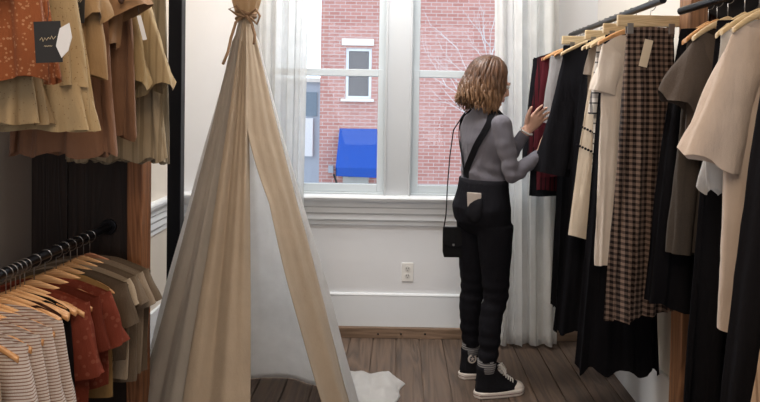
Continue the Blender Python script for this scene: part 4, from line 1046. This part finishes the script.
st = [(-.05,0,.14)]+[rel(at(x,y,3.34)) for x, y in ((446,215),(447.5,185),(450,155),(453.5,130))]+[rel(Lp(-.03,.112,1.395)), rel(Lp(.03,.112,1.398)), rel(Lp(.09,.10,1.34)), rel(Lp(.13,.12,1.2)), rel(Lp(.10,.175,1.0)), rel(Lp(-.02,.195,.95)), (.05,0,.14)]
MB().tube(st, .0032, 8).build('strap', strap, bag, smooth=True)
bag.rotation_euler = (0, 0, 0)
# shoes and socks
M_canvasb = fabric('black_shoe_canvas', (.014,.014,.017)); M_rub = plain('white_rubber', (.66,.60,.55), .5); M_lace = plain('white_lace', (.75,.73,.70), .8)
M_sock = fabric('grey_striped_sock', (.12,.12,.13), 'hstripe', (.38,.38,.38), 1.0)
def shoe(heel, fd, an, side, who):
    a = math.atan2(fd.y, fd.x); sh = bpy.data.objects.new('shoe', None); C.objects.link(sh); sh.parent = person; sh.location = heel-ROOT; sh.location.z = 0; sh.rotation_euler = (0,0,a)
    Ls = .262
    def prof(x):      # half width of the sole along the foot
        t = x/Ls; return .030+.014*math.sin(min(1,t/.75)*PI/2)+.004*math.sin(t*PI) if t < .75 else .048*math.sqrt(max(0,1-((t-.75)/.25)**2.4))
    def ring(z, e):
        xs = [Ls*(i/20)**.9 for i in range(21)]; pt = []
        for x in xs: w = prof(x)+e if 0 < x < Ls else .012; pt.append((x+(e if x == Ls else (-e if x == 0 else 0)), w*(.72 if x < .01 else 1), z))
        return pt+[(x, -w, z) for x, w, z in pt[::-1]]
    MB().loft([ring(.0,-.001), ring(.004,.003), ring(.026,.003), ring(.030,.0)]).build('sole', M_rub, sh, bevel=.001)
    MB().loft([ring(.0145,.0045), ring(.0175,.0045)], cap=False).build('sole_stripe', plain('dark_red_stripe', (.10,.02,.02)), sh)
    lo = []; nseg = 24
    # upper: cross sections by height, canvas shaft over the ankle
    for z, x0, x1, w in ((.026,.002,.250,.045),(.045,.002,.240,.043),(.062,.004,.205,.039),(.078,.006,.172,.036),(.095,.008,.140,.034),(.115,.010,.122,.0335),(.135,.010,.116,.034),(.152,.008,.116,.036)):
        c_, r_ = (x0+x1)/2, (x1-x0)/2; l_ = []
        for k in range(nseg):
            t = 2*PI*k/nseg; cx = math.cos(t); l_.append((c_+r_*cx, w*math.sin(t)*(1 if cx < .3 else (1-.12*(cx-.3))), z+(.006*max(0,cx))))
        lo.append(l_)
    up_ = MB().loft(lo).build('upper', M_canvasb, sh, smooth=True)
    MB().ell((.222, 0, .030), (.040,.042,.026), 20, 12).build('toe_cap', M_rub, sh, smooth=True)
    # laces over the instep
    b = MB(); 
    for i in range(7):
        x, z = .198-.0125*i, .066+.0095*i
        if i > 3: x, z = .1605-.008*(i-3), .0945+.014*(i-3)
        w = .017; b.tube([(x-.004,-w-.006,z-.006),(x+.003,-w*.5,z+.003),(x+.004,0,z+.006),(x-.002,w*.5,z+.003),(x-.008,w+.006,z-.004)], .0034, 6)
    b.tube([(.125,0,.145),(.145,-.02,.140),(.152,-.035,.120),(.138,-.030,.105)], .003, 6); b.tube([(.125,0,.145),(.150,.01,.150),(.158,.022,.135),(.14,.02,.12)], .003, 6)
    b.build('laces', M_lace, sh, smooth=True)
    # round ankle patch with a star on the inner side
    sy = side*.0345; b = MB(); b.tube([(.058, sy*.96, .108), (.058, sy*1.04+side*.001, .108)], .0235, 24); pt = b.build('ankle_patch', M_rub, sh)
    b = MB(); b.tube([(.058, sy*1.05, .108), (.058, sy*1.075+side*.001, .108)], .015, 20); b.build('patch_disc', plain('dark_patch', (.03,.035,.06)), pt)
    st_ = [(.058+(.0135 if k % 2 == 0 else .0055)*math.sin(PI*k/5), .108+(.0135 if k % 2 == 0 else .0055)*math.cos(PI*k/5)) for k in range(10)]
    y0 = sy*1.075+side*.0012; MB().prism(st_, min(y0, y0+side*.001), max(y0, y0+side*.001), 1).build('star', M_rub, pt)
    c = an; lo = []
    for z, r in ((.12,.037),(.15,.041),(.16,.043),(.17,.041),(.182,.043),(.19,.040),(.2,.037)):
        lo.append([(c.x-ROOT.x+r*1.1*math.cos(2*PI*k/20), c.y-ROOT.y+r*math.sin(2*PI*k/20), z) for k in range(20)])
    so = MB().loft(lo).build('sock', M_sock, person, smooth=True)
shoe(heelR, fdR, anR, 1, 'r'); shoe(heelL, fdL, anL, -1, 'l')

# ------------------------------------------------------------------ light
def area(name, loc, rot, size, power, c, sy=None):
    l = bpy.data.lights.new(name, 'AREA'); l.energy = power; l.color = c; l.size = size
    if sy: l.shape = 'RECTANGLE'; l.size_y = sy
    o = bpy.data.objects.new(name, l); C.objects.link(o); o.location = loc; o.rotation_euler = rot; return o
w = bpy.data.worlds.new('sky'); bpy.context.scene.world = w; w.use_nodes = True; nt = w.node_tree
bg = nt.nodes['Background']; tc = nt.nodes.new('ShaderNodeTexCoord'); sp = nt.nodes.new('ShaderNodeSeparateXYZ'); L(nt, tc.outputs['Generated'], sp.inputs[0])
L(nt, ramp(nt, sp.outputs[2], [(0, (.80,.86,.95)), (.25, (.82,.90,1.0)), (1, (.62,.78,1.0))]), bg.inputs[0]); bg.inputs[1].default_value = 2.5
for i, (x0, x1) in enumerate(((WL0, WL1), (WR0, WR1))):
    o = area('window_portal', ((x0+x1)/2, YB+.25, (Z_sill+Z_wt)/2), (-PI/2, 0, 0), x1-x0, 1, (1,1,1), Z_wt-Z_sill); o.data.cycles.is_portal = True
area('room_ceiling_lamp', (-.25, .3, ZC-.06), (0,0,0), 1.4, 44, (1.0,.80,.60), 1.8)
area('nook_fill_light', (-.1, 3.0, ZC-.06), (0,0,0), .9, 52, (1.0,.98,.96), .7)  # unseen fill added to lift the nook walls, no known fitting
area('warm_wall_fill', (-.95, 3.35, 2.75), (math.radians(18), 0, 0), .25, 3.2, (1.0,.70,.42))  # unseen fill added to warm the upper left wall
area('rear_cool_fill', (0, -2.7, 1.7), (PI/2, 0, 0), 2.4, 34, (.86,.92,1.0), 2.0)  # soft fill added behind the camera; wall_front has no window

cam = bpy.data.cameras.new('camera'); co = bpy.data.objects.new('camera', cam); C.objects.link(co)
cam.sensor_width = 36; cam.sensor_fit = 'HORIZONTAL'; cam.lens = F/760*36; cam.shift_x = (380-CX)/760; cam.shift_y = -(201-CY)/760; cam.clip_start = .02; cam.clip_end = 200
co.matrix_world = Matrix(((Rc.x, Uc.x, -Fw.x, 0), (Rc.y, Uc.y, -Fw.y, 0), (Rc.z, Uc.z, -Fw.z, EYE), (0,0,0,1)))
sc = bpy.context.scene; sc.camera = co
sc.view_settings.view_transform = 'Standard'; sc.view_settings.look = 'None'; sc.view_settings.gamma = 1; sc.view_settings.use_curve_mapping = False
sc.view_settings.exposure = 0.0
sc.cycles.use_denoising = True; sc.cycles.max_bounces = 10; sc.cycles.transparent_max_bounces = 16
sc.cycles.sample_clamp_indirect = 6
